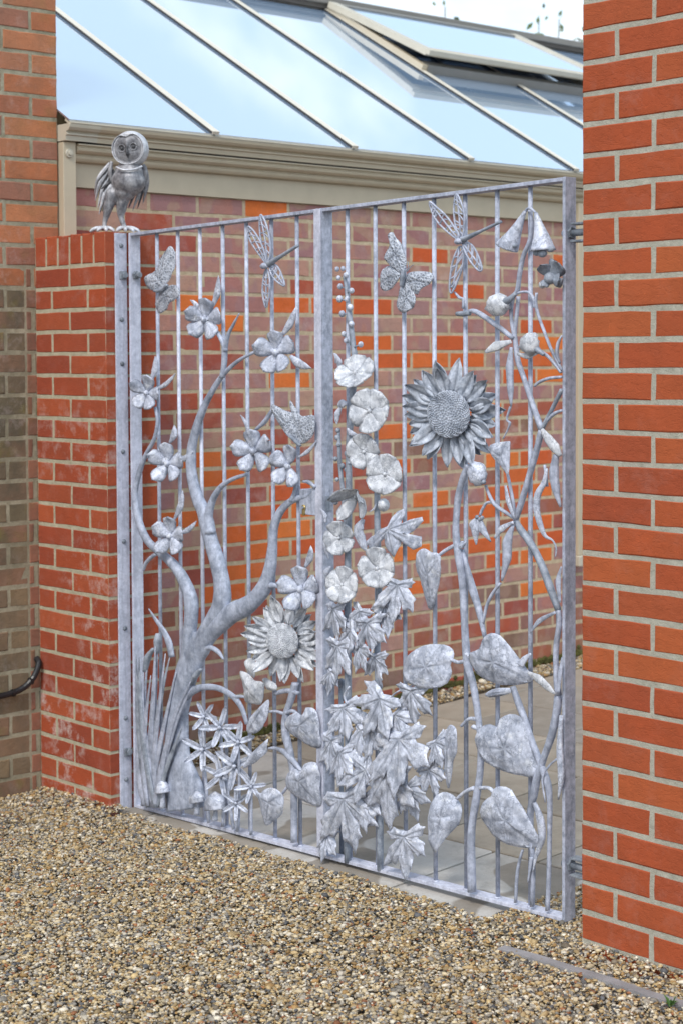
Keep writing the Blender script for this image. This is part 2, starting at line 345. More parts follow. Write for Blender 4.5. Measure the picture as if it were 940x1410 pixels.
# pebbles: every stone is geometry, the whole bed one object
def icos():
    bm = bmesh.new(); bmesh.ops.create_icosphere(bm, subdivisions=1, radius=1); v = np.array([x.co[:] for x in bm.verts]); f = np.array([[q.index for q in p.verts] for p in bm.faces]); bm.free(); return v, f
IV, IF = icos()
PAL = np.array([(.58, .49, .34), (.44, .33, .18), (.38, .24, .10), (.26, .245, .225), (.12, .125, .14), (.70, .65, .56), (.33, .14, .065), (.48, .44, .385), (.20, .165, .125), (.54, .41, .22)])
PW = np.array([.19, .18, .09, .11, .075, .11, .03, .12, .06, .05])
def pebbles(name, xy, size, lift, label=None, cat=None, layers=.006):
    n = len(xy); r = np.random.rand
    s = size * np.exp(np.random.randn(n) * .33); sc = np.stack([s * (0.8 + .7 * r(n)), s * (.65 + .4 * r(n)), s * (.38 + .35 * r(n))], 1)
    a = r(n) * 2 * pi; tl = np.random.randn(n) * .45
    V = IV[None] * (1 + .46 * (r(n, 12, 1) - .5)) * sc[:, None]
    ct, st = np.cos(tl)[:, None], np.sin(tl)[:, None]; y, z = V[..., 1] * ct - V[..., 2] * st, V[..., 1] * st + V[..., 2] * ct
    ca, sa = np.cos(a)[:, None], np.sin(a)[:, None]; X = V[..., 0] * ca - y * sa; Y = V[..., 0] * sa + y * ca
    zz = np.array([lift(x_, y_) for x_, y_ in xy]) + r(n) * layers
    V = np.stack([X + xy[:, :1], Y + xy[:, 1:2], z + zz[:, None]], -1).reshape(-1, 3)
    F = (IF[None] + 12 * np.arange(n)[:, None, None]).reshape(-1, 3)
    me = bpy.data.meshes.new(name); me.vertices.add(len(V)); me.vertices.foreach_set('co', V.ravel().astype(np.float32))
    me.loops.add(F.size); me.loops.foreach_set('vertex_index', F.ravel().astype(np.int32)); me.polygons.add(len(F))
    me.polygons.foreach_set('loop_start', np.arange(0, F.size, 3, dtype=np.int32))
    me.update(calc_edges=True)
    c = PAL[np.random.choice(len(PAL), n, p=PW / PW.sum())] * (.60 + .60 * r(n, 1)) * np.array([1.03, 1.0, .93]); c = np.repeat(np.c_[c, np.ones(n)], 12, 0)
    at_ = me.attributes.new('stone', 'FLOAT_COLOR', 'POINT'); at_.data.foreach_set('color', c.ravel().astype(np.float32))
    me.materials.append(M_PEB); o = bpy.data.objects.new(name, me); COL.objects.link(o); return tag(o, label, cat, kind='stuff')
m = MT('flint_pebbles'); a_ = m.n('Attribute'); a_.attribute_name = 'stone'
M_PEB = m.set(m.mix(m.math('MULTIPLY', m.ramp(m.noise(170, 4, .6), [(.35, 0.), (.7, 1.)]), .5), a_.outputs['Color'], m.mix(1, a_.outputs['Color'], (.55, .5, .45), 'MULTIPLY')), .62, spec=.35).bump(m.noise(400, 3), .3, .001).m
def sample(n, x0, x1, y0, y1, keep):
    p = np.random.rand(n, 2) * (x1 - x0, y1 - y0) + (x0, y0); return p[np.array([keep(*q) for q in p])]
def heap(x, y):
    w = 0.010 * noise.noise(Vector((x * 2.1, y * 2.1, 0))) + .004 * noise.noise(Vector((x * 9, y * 9, 3)))
    wall = .018 * math.exp(-abs(min(y, 0)) / .10) * (1 if (x > 2.2 or x < .5) else .2)
    return gz(x, y) + w + wall
def front(x, y):
    if x < 0.0: return False
    if .0 <= x <= .44: return y < 0.004
    if x > 2.525: return y < .004
    edge = .030 + .012 * noise.noise(Vector((x * 6, 0, 0))) if x < 2.19 else .03 + min((x - 2.19) * 7, .31)
    return y < edge
def near(x, y): return front(x, y) and (y > -.60 - .66 * x) and (x * .95 - 3.15 < y)
pebbles('gravel', sample(170000, 0, 3.25, -2.0, .40, near), .0043, lambda x, y: heap(x, y) - .004, 'loose brown, cream and grey flint gravel in front of the gates', 'gravel')
pebbles('gravel', sample(56000, 0, 5.2, -4.6, .40, lambda x, y: front(x, y) and not near(x, y)), .0062, lambda x, y: heap(x, y) - .005, 'loose flint gravel on the near side, towards the viewer', 'gravel')
pebbles('gravel', sample(9000, -.0, .2, .22, 4.2, lambda x, y: x < .17 + .03 * sin(y * 5)), .0052, lambda x, y: gz(x, y) - .004, 'narrow gravel strip along the foot of the greenhouse wall', 'gravel')

# ------------------------------------------------------------------ brickwork
BM = {}
def brick_data(L, H, D, mat, k):
    "one shared brick mesh: length along x, face towards -y, chamfered and slightly out of true"
    key = (round(L, 4), H, D, mat.name, k)
    if key in BM: return BM[key]
    rr = random.Random(hash((round(L * 1e4), round(H * 1e4), k)) & 0xffff)
    hl, hh, hd = L / 2, H / 2, D / 2; u = rr.uniform
    tx = [-hl, -hl * .38, hl * .42, hl] if L > .15 else [-hl, u(-.2, .2) * hl, hl]
    P = [(x, -hh) for x in tx] + [(hl, u(-.3, .3) * hh)] + [(x, hh) for x in tx[::-1]] + [(-hl, u(-.3, .3) * hh)]
    o_ = [(x + u(-.0012, .0009), z + u(-.0014, .0010)) for x, z in P]; q = .0028
    i_ = [(x * (1 - (q + u(0, .0016)) / hl), z * (1 - (q + u(0, .0018)) / hh)) for x, z in o_]; n = len(P)
    V = [(x, -hd + u(-.0006, .0005), z) for x, z in i_] + [(x, -hd + u(.0022, .0036), z) for x, z in o_] + [(x, hd, z) for x, z in o_]
    F = [tuple(range(n))] + [(a, n + a, n + (a + 1) % n, (a + 1) % n) for a in range(n)] + [(n + a, 2 * n + a, 2 * n + (a + 1) % n, n + (a + 1) % n) for a in range(n)] + [tuple(range(2 * n, 3 * n))[::-1]]
    me = bpy.data.meshes.new('brick'); me.from_pydata(V, [], F); me.update(); me.materials.append(mat); BM[key] = me; return me
def lay(root, c, L, H, D, mat, turn=0.0, name='brick', tilt=.0025):
    "put one brick: c is its centre"
    o = bpy.data.objects.new(name, brick_data(L, H, D, mat, random.randrange(9))); COL.objects.link(o)
    o.parent = root; o.location = Vector(c) - ORG[root.name]
    o.rotation_euler = (random.uniform(-tilt, tilt), random.uniform(-tilt, tilt), turn + random.uniform(-tilt, tilt)); return o
def joined(root, items, mat_default):
    "bricks past the limit, joined as one part"
    by = {}
    for c, L, H, D, mat, turn in items: by.setdefault(mat.name, (mat, []))[1].append((c, L, H, D, turn))
    mats = [v[0] for v in by.values()]; V, F, MI = [], [], []
    for i, (mt, lst) in enumerate(by.values()):
        for c, L, H, D, turn in lst:
            me = brick_data(L, H, D, mt, random.randrange(9)); M = Matrix.Translation(Vector(c)) @ Matrix.Rotation(turn, 4, 'Z'); n = len(V)
            V += [M @ v.co for v in me.vertices]; F += [tuple(q + n for q in p.vertices) for p in me.polygons]; MI += [i] * len(me.polygons)
    o = mesh('brickwork', V, F, mats[0], root)
    for mt in mats[1:]: o.data.materials.append(mt)
    o.data.polygons.foreach_set('material_index', MI); return tag(o, kind='stuff')
H_, J_ = .0650, .010
# --- right wall: face at Y = 0, its end at X = XR, running out of the picture to the right
XR, ZR = 2.525, 2.32936
rw = empty('brick_wall', (XR, 0, 0), 'tall clean orange red brick wall standing at the right edge, pale grey mortar', 'wall')
Geo().box((XR + .0016, .0016, -.10), (4.6, .2134, 2.93)).obj('mortar', MO_GREY, rw)
for c in range(-7, 31):
    zc = ZR - c * .075 - .0375; odd = c % 2
    # course between joint c and c+1: even courses start with a header, odd ones with a stretcher
    edges = [0, .1075] if not odd else [0]
    x = .1125 if not odd else 0.0
    if not odd: lay(rw, (XR + .05125, .1075, zc), .1025, H_, .215, M_RED)
    else: lay(rw, (XR + .1075, .1637, zc), .215, H_, .1025, M_RED)
    while x < 1.25:
        lay(rw, (XR + x + .1075, .05125 + random.uniform(-.0012, .0012), zc), .215, H_, .1025, M_RED); x += .225
rest = []
for c in range(-7, 31):
    x = 1.2375 if c % 2 == 0 else 1.35
    while x < 2.0: rest.append(((XR + x + .1075, .05125, ZR - c * .075 - .0375), .215, H_, .1025, M_RED, 0)); x += .225
joined(rw, rest, M_RED)

# --- left pier: face at Y = 0, end at X = .44, brick on edge coping
ZP = 1.85
lp = empty('brick_pier', (.22, .107, 0), 'low red brick pier with upright brick coping and white salt blooms, left of the gates', 'pier')
Geo().box((.002, .0015, -.10), (.4385, .2135, ZP + .1)).obj('mortar', MO_PIER, lp)
for c in range(0, 26):
    zc = ZP - c * .075 - .0375
    if c % 2 == 0:
        for x in (.1095, .3325):
            for y in (.05125, .16375): lay(lp, (x, y, zc), .215, H_, .1025, M_PIER)
    else:
        lay(lp, (.053, .1075, zc), .1, H_, .215, M_PIER); lay(lp, (.38875, .1075, zc), .1025, H_, .215, M_PIER)
        for y in (.05125, .16375): lay(lp, (.2205, y, zc), .215, H_, .1025, M_PIER)
for k in range(6):
    L = .0655; x = .0375 + k * .0745
    if k == 5: L = .064
    lay(lp, (min(x, .4075), .1075, ZP + .056 + random.uniform(-.001, .001)), L, .1025, .216, M_PIER)

# --- old wall on the left: face at X = 0, seen up to its end at Y = .1
YL, ZL = .100, 2.68063
lw = empty('brick_wall', (-.1, -.3, 0), 'old weathered brick wall at the left edge, stained green brown below and orange above', 'wall')
Geo().box((-.2135, -2.4, -.10), (-.0018, YL - .0018, 3.2)).obj('mortar', MO_OLD, lw)
rest = []
for c in range(-7, 37):
    zc = ZL - c * .075 - .0375; x = YL
    if zc < -.05: continue
    mt = M_OLD if zc > 1.80 else M_MOSSY
    if c % 2: lay(lw, (-.1075, YL - .05125, zc), .1025, H_, .215, mt, pi / 2); x -= .1125
    while x > -.72:
        if zc < 1.84 and x > -.02 and x - .215 < -.05:     # straight cracked joint where newer brick was toothed in
            a = x + .045 - .006; b = .215 - a
            if a > .012: lay(lw, (-.05125, x - a / 2, zc), a - .006, H_, .1025, M_RUST, pi / 2)
            lay(lw, (-.0525, x - a - b / 2 - .001, zc), b - .002, H_, .1025, mt, pi / 2)
        else: lay(lw, (-.05125 + random.uniform(-.0015, .0015), x - .1075, zc), .215, H_, .1025, mt, pi / 2)
        x -= .225
    while x > -2.3: rest.append(((-.05125, x - .1075, zc), .215, H_, .1025, mt, pi / 2)); x -= .225
joined(lw, rest, M_OLD)

# --- greenhouse wall: face at X = XF, courses counted down from its top
XF, ZF = -.0264, 2.148
fw = empty('brick_wall', (XF - .1, 1.5, 0), 'low garden wall of purple and brown bricks with scattered bright orange ones, under the greenhouse eaves', 'wall')
Geo().box((XF - .2105, YL + .004, -.05), (XF - .0012, 5.3, ZF)).obj('mortar', MO_BUFF, fw)
S0 = 0.73478        # Y of the first full joint in the top course
ORANGE = {(c, x) for c, x in [(0, 366), (5, 275), (5, 398), (6, 320), (9, 400), (2, 593), (5, 480), (5, 515), (7, 513), (7, 610), (8, 540), (8, 590), (2, 766), (4, 657), (6, 740), (7, 751), (8, 657), (8, 737), (9, 709), (9, 755), (14, 670), (14, 736), (15, 715), (16, 677), (16, 736), (17, 680), (18, 740), (19, 665), (19, 758), (20, 690), (20, 740), (22, 743), (17, 337), (17, 395), (18, 370), (18, 418), (19, 338), (20, 310), (15, 412), (16, 400), (14, 300), (13, 245), (16, 262), (12, 560), (12, 610), (14, 540), (16, 590), (17, 560), (11, 655), (19, 590), (21, 560)]}
DEEP = {(c, x) for c, x in [(1, 225), (2, 240), (7, 230), (7, 275), (8, 310), (8, 415), (9, 228), (10, 330), (4, 490), (10, 245), (19, 270), (18, 268), (20, 345), (21, 250), (23, 718), (12, 640), (13, 735), (21, 655), (21, 330), (22, 290), (24, 700), (22, 400), (20, 420), (15, 330), (13, 390), (20, 375), (18, 330), (12, 350), (14, 395), (24, 620), (25, 560)]}
def y_on_wall(px, z):
    lo, hi = -1., 9.
    for _ in range(40):
        mid = (lo + hi) / 2; d = Vector((XF, mid, z)) - CAM; x = PX0 + FPX * d.dot(RX) / d.dot(RZ)
        lo, hi = (mid, hi) if x < px else (lo, mid)
    return lo
items = []
for c in range(0, 29):
    zc = ZF - c * .075 - .0325 - .0
    oy = [y_on_wall(x, zc) for cc, x in ORANGE if cc == c]; dy = [y_on_wall(x, zc) for cc, x in DEEP if cc == c]
    y = S0 + (0 if c % 2 == 0 else .1125)
    while y > .33: y -= .225
    row = [(YL + .01, y - .005)] if y - .01 - YL > .03 else []
    while y < 5.2: row.append((y + .005, y + .22)); y += .225
    for a, b in row:
        mid = (a + b) / 2
        if any(a - .01 < q < b + .01 for q in oy): mt = M_ORANGE
        elif any(a - .01 < q < b + .01 for q in dy): mt = M_DEEP
        else:
            r = random.random()
            mt = (M_MULTI if r < .97 else M_DEEP) if c < 11 else (M_MULTI if r < .66 else M_DEEP if r < .88 else M_DAMP) if c < 21 else (M_DAMP if r < .5 else M_DEEP if r < .68 else M_MULTI)
        items.append(((XF - .05125 + random.uniform(-.001, .001), mid, zc), b - a, H_, .1025, mt, pi / 2))
items.sort(key=lambda t: (t[0][1] > 2.95, (Vector(t[0]) - CAM).length))
for it in items[:297]: lay(fw, *it)
joined(fw, items[297:], M_MULTI)
Geo().box((XF - .01, .24, gz(0, .3) - .02), (XF + .012, 5.2, gz(0, .3) + .0)).obj('moss', MOSS, None)
bpy.data.objects.remove(bpy.data.objects['moss'])
g = Geo(); rr = random.Random(5)
for k in range(1500):                                            # moss cushions at the foot of the greenhouse wall
    y = rr.uniform(.3, 4.4); z = gz(0, y) + abs(rr.gauss(0, .012)); g.ball((XF + rr.uniform(0, .006), y, z), rr.uniform(.005, .013), (.7, 1.2, 1), 5, 4)
tag(g.obj('moss', MOSS, None), 'dark green moss along the foot of the greenhouse wall', 'moss', kind='stuff')

# ------------------------------------------------------------------ greenhouse
gh = empty('greenhouse', (0, 2.5, ZF), 'beige framed greenhouse with a sloping glass roof and one raised roof vent', 'greenhouse')
Y0, Y1 = .105, 5.3
g = Geo().box((-.06, Y0, ZF + .001), (-.012, Y1, 2.236)); g.obj('fascia_board', BEIGE, gh)
# moulded gutter: profile in (x, z) swept along Y
def sweep(prof, y0, y1, name, mat, parent, smooth=False):
    n = len(prof); v = [(x, y0, z) for x, z in prof] + [(x, y1, z) for x, z in prof]
    f = [(i, (i + 1) % n, n + (i + 1) % n, n + i) for i in range(n)] + [tuple(range(n))[::-1], tuple(range(n, 2 * n))]
    return mesh(name, v, f, mat, parent, smooth)
low = [(-.06, 2.2365), (.002, 2.2365), (.010, 2.240), (.016, 2.248), (.018, 2.256), (.012, 2.261), (.012, 2.264), (.024, 2.267), (.034, 2.275), (.036, 2.283), (.030, 2.288), (.030, 2.291), (.040, 2.294), (.040, 2.299), (-.06, 2.299)]
sweep(low, .162, Y1, 'cornice_moulding', BEIGE, gh)
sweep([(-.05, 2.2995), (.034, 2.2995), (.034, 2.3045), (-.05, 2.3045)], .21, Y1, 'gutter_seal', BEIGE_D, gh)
up = [(-.06, 2.305), (.046, 2.305), (.048, 2.318), (.048, 2.322), (.056, 2.325), (.056, 2.330), (.050, 2.333), (.052, 2.337), (.066, 2.341), (.074, 2.350), (.076, 2.358), (.072, 2.363), (-.06, 2.363)]
sweep(up, .162, Y1, 'gutter', BEIGE, gh); 
sweep([(x + .001, z) for x, z in up[:-1]] + [(-.06, 2.362)], YL + .002, .235, 'gutter_end', BEIGE_L, gh)
Geo().box((-.02, .105, 1.2), (.028, .158, 2.303), ch=.002).obj('corner_post', BEIGE, gh)
b_ = Geo().cyl((.028, .128, 2.262), (.034, .128, 2.262), .0165, 20, ch=.002).cyl((.034, .128, 2.262), (.040, .128, 2.262), .008, 6, ch=.001).obj('bolt', BEIGE_L, gh)
Geo().box((-.05, 2.875, .60), (.03, 2.94, 2.236), ch=.003).obj('door_post', BEIGE, gh)
Geo().box((-.05, 2.865, .55), (.045, 2.95, .60), ch=.004).obj('post_foot', BEIGE_L, gh)
SL = .565; sn = Vector((SL, 0, 1)).normalized(); sx = Vector((1, 0, -SL)).normalized()      # roof normal, downslope
def roofp(x, y, h=0): return Vector((x, y, 2.366 + SL * (.08 - x))) + sn * h
def slope_box(x0, x1, y0, y1, h0, h1, g=None):
    g = g or Geo(); v = [roofp(x, y, h) for x in (x0, x1) for y in (y0, y1) for h in (h0, h1)]
    return g.add(v, [(0, 1, 3, 2), (4, 6, 7, 5), (0, 4, 5, 1), (2, 3, 7, 6), (0, 2, 6, 4), (1, 5, 7, 3)])
XT = -1.66
YR = [.098, .741, 1.443, 2.114, 2.80, 3.50, 4.20, 4.90, 5.30]
for a, b in zip(YR[:-1], YR[1:]): slope_box(XT, .072, a + .004, b - .004, .0, .006).obj('roof_pane', GLASS, gh)
for y in YR[1:]:
    r_ = slope_box(XT, .078, y - .016, y + .016, .007, .019); r_.obj('rafter', RAFT, gh)
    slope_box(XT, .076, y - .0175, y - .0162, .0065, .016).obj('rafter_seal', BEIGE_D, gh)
slope_box(.045, .080, Y0, Y1, -.012, -.001).obj('eaves_bar', BEIGE_L, gh)
# ridge: a deep capping that stands above the glass
zt = roofp(XT, 0).z
Geo().box((XT - .14, Y0, zt - .10), (XT, Y1 + .3, zt + .035)).obj('ridge_beam', GREY_B, gh)
Geo().box((XT - .16, Y0, zt + .0355), (XT + .035, Y1 + .3, zt + .072), ch=.004).obj('ridge_cap', GREY_B, gh)
Geo().box((XT + .0005, Y0, zt + .012), (XT + .02, Y1 + .3, zt + .0353)).obj('ridge_moulding', LEAD, gh)
Geo().box((XT - .5, Y0, ZF), (XT - .15, Y1, zt - .05)).obj('rear_wall', BEIGE, gh)
# gable end, so that the roof is closed from the left
mesh('gable_panel', [(x, Y0 - .001 + dy, z) for dy in (0, .03) for x, z in ((XT - .1, ZF), (-.05, ZF), (-.05, 2.36), (XT - .1, zt))], [(0, 1, 2, 3), (7, 6, 5, 4), (0, 4, 5, 1), (1, 5, 6, 2), (2, 6, 7, 3), (3, 7, 4, 0)], BEIGE, gh)
# the raised vent, hinged at the ridge
vt = empty('roof_vent', roofp(XT + .03, 3.5, .05), parent=gh)
hx0, hx1 = XT + .03, -.93; lift0, lift1 = .045, .105
def ventp(t, y, h): x = hx0 + (hx1 - hx0) * t; return roofp(x, y, lift0 + (lift1 - lift0) * t + h)
def vent_box(t0, t1, y0, y1, h0, h1):
    return Geo().add([ventp(t, y, h) for t in (t0, t1) for y in (y0, y1) for h in (h0, h1)], [(0, 1, 3, 2), (4, 6, 7, 5), (0, 4, 5, 1), (2, 3, 7, 6), (0, 2, 6, 4), (1, 5, 7, 3)])
VA, VB = 2.775, 4.215
vent_box(.0, 1, VA, VA + .055, -.01, .022).obj('vent_side_rail', BEIGE_L, vt); vent_box(.0, 1, VB - .055, VB, -.01, .022).obj('vent_side_rail', BEIGE_L, vt)
vent_box(.925, 1.0, VA + .056, VB - .056, -.012, .019).obj('vent_bottom_rail', BEIGE, vt); vent_box(1.001, 1.03, VA, VB, .0, .024).obj('vent_drip_bar', BEIGE_L, vt)
vent_box(.0, .05, VA + .056, VB - .056, -.01, .02).obj('vent_top_rail', GREY_B, vt)
vent_box(.03, .94, VA + .05, VB - .05, .006, .012).obj('vent_pane', GLASS, vt)
for y in (VA + .01, VB - .05): slope_box(hx0, hx1 + .0, y, y + .035, .0065, .045).obj('vent_kerb', BEIGE, gh)
slope_box(hx1 - .045, hx1 + .005, VA + .046, VB - .051, .0065, .05).obj('vent_sill', GREY_B, gh)

# ------------------------------------------------------------------ trees beyond the greenhouse: only their topmost sprigs clear the ridge
BARK = plain('bark', (.10, .075, .05), .9, bump=.5)
LF = plain('tree_leaf', (.085, .13, .03), .6, var=.45)
def sprig_tree(x, y, tips, label, crown_z, seed):
    rr = random.Random(seed); t = empty('tree', (x, y, 0), label, 'tree')
    Geo().tube([(x, y, 0), (x + .05, y, 1.3), (x - .03, y + .05, 2.6), (x, y, crown_z)], [.06, .045, .03, .012], 8).obj('trunk', BARK, t)
    gb, gl = Geo(), Geo()
    for tp in tips:
        a = Vector((x, y, rr.uniform(1.8, 2.6))); tp = Vector(tp); m_ = (a + tp) / 2 + Vector((tp.x - a.x, tp.y - a.y, 0)) * .25
        gb.tube([a, m_, tp], [.014, .009, .0042], 5)
        P = spline([a, m_, tp], 10)
        for q in P[len(P) // 3:]:
            for _ in range(2 if q.z > crown_z - .1 else 5):
                c = q + Vector([rr.gauss(0, .035 if q.z > crown_z - .1 else .14) for _ in range(3)]); s_ = rr.uniform(.022, .045)
                u = Vector([rr.gauss(0, 1) for _ in range(3)]).normalized(); w = u.orthogonal().normalized()
                gl.add([c - u * s_, c + w * s_ * .45, c + u * s_, c - w * s_ * .45], [(0, 1, 2, 3)])
    for _ in range(900):
        a_, r_ = rr.uniform(0, 2 * pi), rr.uniform(0, .75); c = Vector((x + r_ * cos(a_), y + r_ * sin(a_), rr.uniform(1.9, crown_z - .35) + rr.gauss(0, .1)))
        u = Vector([rr.gauss(0, 1) for _ in range(3)]).normalized(); w = u.orthogonal().normalized(); s_ = .045
        gl.add([c - u * s_, c + w * s_ * .5, c + u * s_, c - w * s_ * .5], [(0, 1, 2, 3)])
    gb.obj('branches', BARK, t); gl.obj('crown', LF, t)
def on_x(px, py, X): d = ray(px, py); return CAM + d * ((X - CAM.x) / d.x)
T1 = on_x(612, 9, -4.2); T2 = on_x(741, 22, -4.2); T3 = on_x(769, 26, -4.2); T4 = on_x(797, 58, -4.2)
sprig_tree(-4.2, T1.y, [T1, T1 + Vector((.1, .05, -.12)), T1 + Vector((0, .12, -.2))], 'slim sprig of a small tree poking up behind the middle of the greenhouse ridge', T1.z - .25, 3)
sprig_tree(-4.2, (T2.y + T3.y) / 2 - .1, [T2, T3, T2 + Vector((0, -.12, -.15))], 'pair of wispy tree sprigs behind the right end of the greenhouse ridge', T2.z - .3, 4)
sprig_tree(-4.2, T4.y + .12, [T4, T4 + Vector((0, .08, -.04)), T4 + Vector((0, .2, .02))], 'leafy treetop just showing between ridge and right brick wall', T4.z - .02, 5)

# ------------------------------------------------------------------ small things on the ground and old wall
tip = [(-.02, -.60), (.012, -.30)]
hz = [(.010, -.9, .40), (.012, -.5, .375), (.014, -.28, .355), (.018, -.12, .362), (.022, -.05, .395), (.024, -.018, .45), (.004, -.015, .47)]
h_ = empty('hose', (0.01, -.3, .36), 'black rubber hose clipped along the old left wall and rising at its end', 'hose')
Geo().tube(hz, .011, 10, 4).obj('pipe', BLACK, h_)
for q in hz[2:5]: Geo().cyl((q[0], q[1] - .006, q[2]), (q[0], q[1] + .006, q[2]), .0135, 10).obj('clip', BLACK, h_)
WOOD = plain('weathered_grey_board', (.25, .24, .245), .85, var=.25, bump=.8)
e0, e1 = Vector((2.384, -.143)), Vector((2.945, -.136)); dd = (e1 - e0).normalized()
e1 = e0 + dd * 1.6
g = Geo(); nseg = 14
ring = []
for i in range(nseg + 1):
    p = e0 + dd * (1.6 * i / nseg); w = .014 + .002 * noise.noise(Vector((i * .7, 0, 0))); nn = Vector((-dd.y, dd.x)) * w; z = heap(p.x, p.y) + .006 + .0015 * noise.noise(Vector((i * .9, 4, 0)))
    ring += [(p.x - nn.x, p.y - nn.y, z - .06), (p.x - nn.x, p.y - nn.y, z), (p.x + nn.x, p.y + nn.y, z + .001), (p.x + nn.x, p.y + nn.y, z - .06)]
f = [(i * 4 + k, i * 4 + (k + 1) % 4, i * 4 + 4 + (k + 1) % 4, i * 4 + 4 + k) for i in range(nseg) for k in range(4)] + [(0, 3, 2, 1), (nseg * 4, nseg * 4 + 1, nseg * 4 + 2, nseg * 4 + 3)]
gw = Geo(); rr = random.Random(8); wp = Vector((2.93, -.165, heap(2.93, -.165)))
for k in range(16):
    a = rr.uniform(0, 2 * pi); L = rr.uniform(.012, .026); tip_ = wp + Vector((cos(a) * L, sin(a) * L, rr.uniform(.008, .03))); b0 = wp + Vector((cos(a) * .002, sin(a) * .002, .0)); mid_ = (b0 + tip_) / 2 + Vector((0, 0, .006)); sd2 = Vector((-sin(a), cos(a), 0)) * .0028
    gw.add([b0, mid_ - sd2, tip_, mid_ + sd2], [(0, 1, 2, 3)])
tag(gw.obj('weed', plain('weed_leaf', (.07, .16, .035), .6, var=.3), None), 'tiny green weed growing by the edging board at the bottom right corner', 'weed')
tag(mesh('edging_board', ring, f, WOOD, None, origin=(2.6, -.04, .05)), 'thin grey edging board sunk in the gravel in front of the right wall', 'edging')

# ------------------------------------------------------------------ the gates
GA, GB = .080, .121                                   # front and back of the frame bars
LX0, LX1, RX0, RX1 = .462, 1.436, 1.4455, 2.400
def lin(x, x0, a, x1, b): return a + (b - a) * (x - x0) / (x1 - x0)
zt0, zt1 = at(177, 321, GA).z, at(776, 243.5, GA).z; zb0, zb1 = at(181, 1110, GA).z, at(776.5, 1270, GA).z
ztop = lambda x: lin(x, LX0, zt0, RX1, zt1)
zbot = lambda x: lin(x, LX0, zb0, RX1, zb1)
def prism(x0, x1, y0, y1, f0, f1):
    v = [(x, y, f(x)) for x in (x0, x1) for y in (y0, y1) for f in (f0, f1)]
    return v, [(0, 1, 3, 2), (4, 6, 7, 5), (0, 4, 5, 1), (2, 3, 7, 6), (0, 2, 6, 4), (1, 5, 7, 3)]
def bevel_mesh(name, v, f, mat, parent, off=.0012):
    bm = bmesh.new(); vv = [bm.verts.new(Vector(p)) for p in v]
    for q in f: bm.faces.new([vv[i] for i in q])
    bmesh.ops.recalc_face_normals(bm, faces=bm.faces); bmesh.ops.bevel(bm, geom=bm.edges[:], offset=off, segments=2, profile=.6, affect='EDGES')
    bm.verts.index_update(); o = mesh(name, [x.co.copy() for x in bm.verts], [[q.index for q in p.verts] for p in bm.faces], mat, parent); bm.free(); return o
lg = empty('garden_gate', (LX0, .1, zb0), 'left gate leaf of galvanised steel with a metal tree, apple blossoms, reeds and the lock', 'gate', 'pair of ornamental garden gates')
rg = empty('garden_gate', (RX1, .1, zb1), 'right gate leaf of galvanised steel with hollyhocks, big sunflower, maple leaves and bean vines', 'gate', 'pair of ornamental garden gates')
for gt, x0, x1, light in ((lg, LX0, LX1, True), (rg, RX0, RX1, False)):
    M_ = Z_LIGHT if light else Z_FRAME
    bevel_mesh('top_rail', *prism(x0 + .0101, x1 - .0101, GA, GB, lambda x: ztop(x) - .010, ztop), Z_FRAME, gt)
    bevel_mesh('bottom_rail', *prism(x0 + .0101, x1 - .0101, GA, GB, zbot, lambda x: zbot(x) + .010), Z_LIGHT, gt)
    bevel_mesh('stile', *prism(x0, x0 + .010, GA, GB, zbot, lambda x: ztop(x) + .0005), M_, gt)
    bevel_mesh('stile', *prism(x1 - .010, x1, GA, GB, zbot, lambda x: ztop(x) + .0005), Z_FRAME, gt)
for gt, tops, y in ((lg, [216.5, 245.2, 275.6, 306.9, 339.4, 374.0, 409.0], 335), (rg, [478.1, 516.3, 555.5, 597.0, 639.8, 683.8, 729.5], 290)):
    for px in tops:
        X = at(px, y, .100).x; s_ = Geo().cyl((X, .100, zbot(X) + .010), (X, .100, ztop(X) - .010), .0062, 12)
        s_.obj('bar', random.choice([Z_FRAME, Z_LIGHT, Z_FRAME]) if gt is lg else Z_FRAME, gt, True)
        Geo().cyl((X, .100, zbot(X) + .0102), (X, .100, zbot(X) + .014), .0095, 12, .0065).obj('weld', Z_LIGHT, gt, True)
# closing strip where the leaves meet
bevel_mesh('closing_strip', [(x, y, z) for x in (LX1 - .012, LX1 + .018) for y in (GA - .0055, GA - .0006) for z in (zbot(LX1) + .002, ztop(LX1) - .001)], [(0, 1, 3, 2), (4, 6, 7, 5), (0, 4, 5, 1), (2, 3, 7, 6), (0, 2, 6, 4), (1, 5, 7, 3)], Z_LIGHT, lg)

ZN = dict(A=(150, 260, 3.032), B=(150, 540, 3.032), C=(150, 820, 3.032), D=(430, 240, 4.405), E=(600, 230, 4.27), F=(430, 540, 4.405), G=(600, 540, 4.405),
          H=(430, 840, 3.71), I=(600, 840, 3.133), J=(540, 940, 3.357), K=(200, 880, 3.357), L=(240, 840, 4.7), M=(200, 560, 3.357), P=(0, 0, 1))
def Q(zone, *p): x0, y0, s = ZN[zone]; return [(x0 + p[i] / s, y0 + p[i + 1] / s) for i in range(0, len(p), 2)]
def patina(o, vals):
    a = o.data.attributes.new('patina', 'FLOAT', 'POINT'); a.data.foreach_set('value', vals)
def hyp(a, b): return math.hypot(a, b)

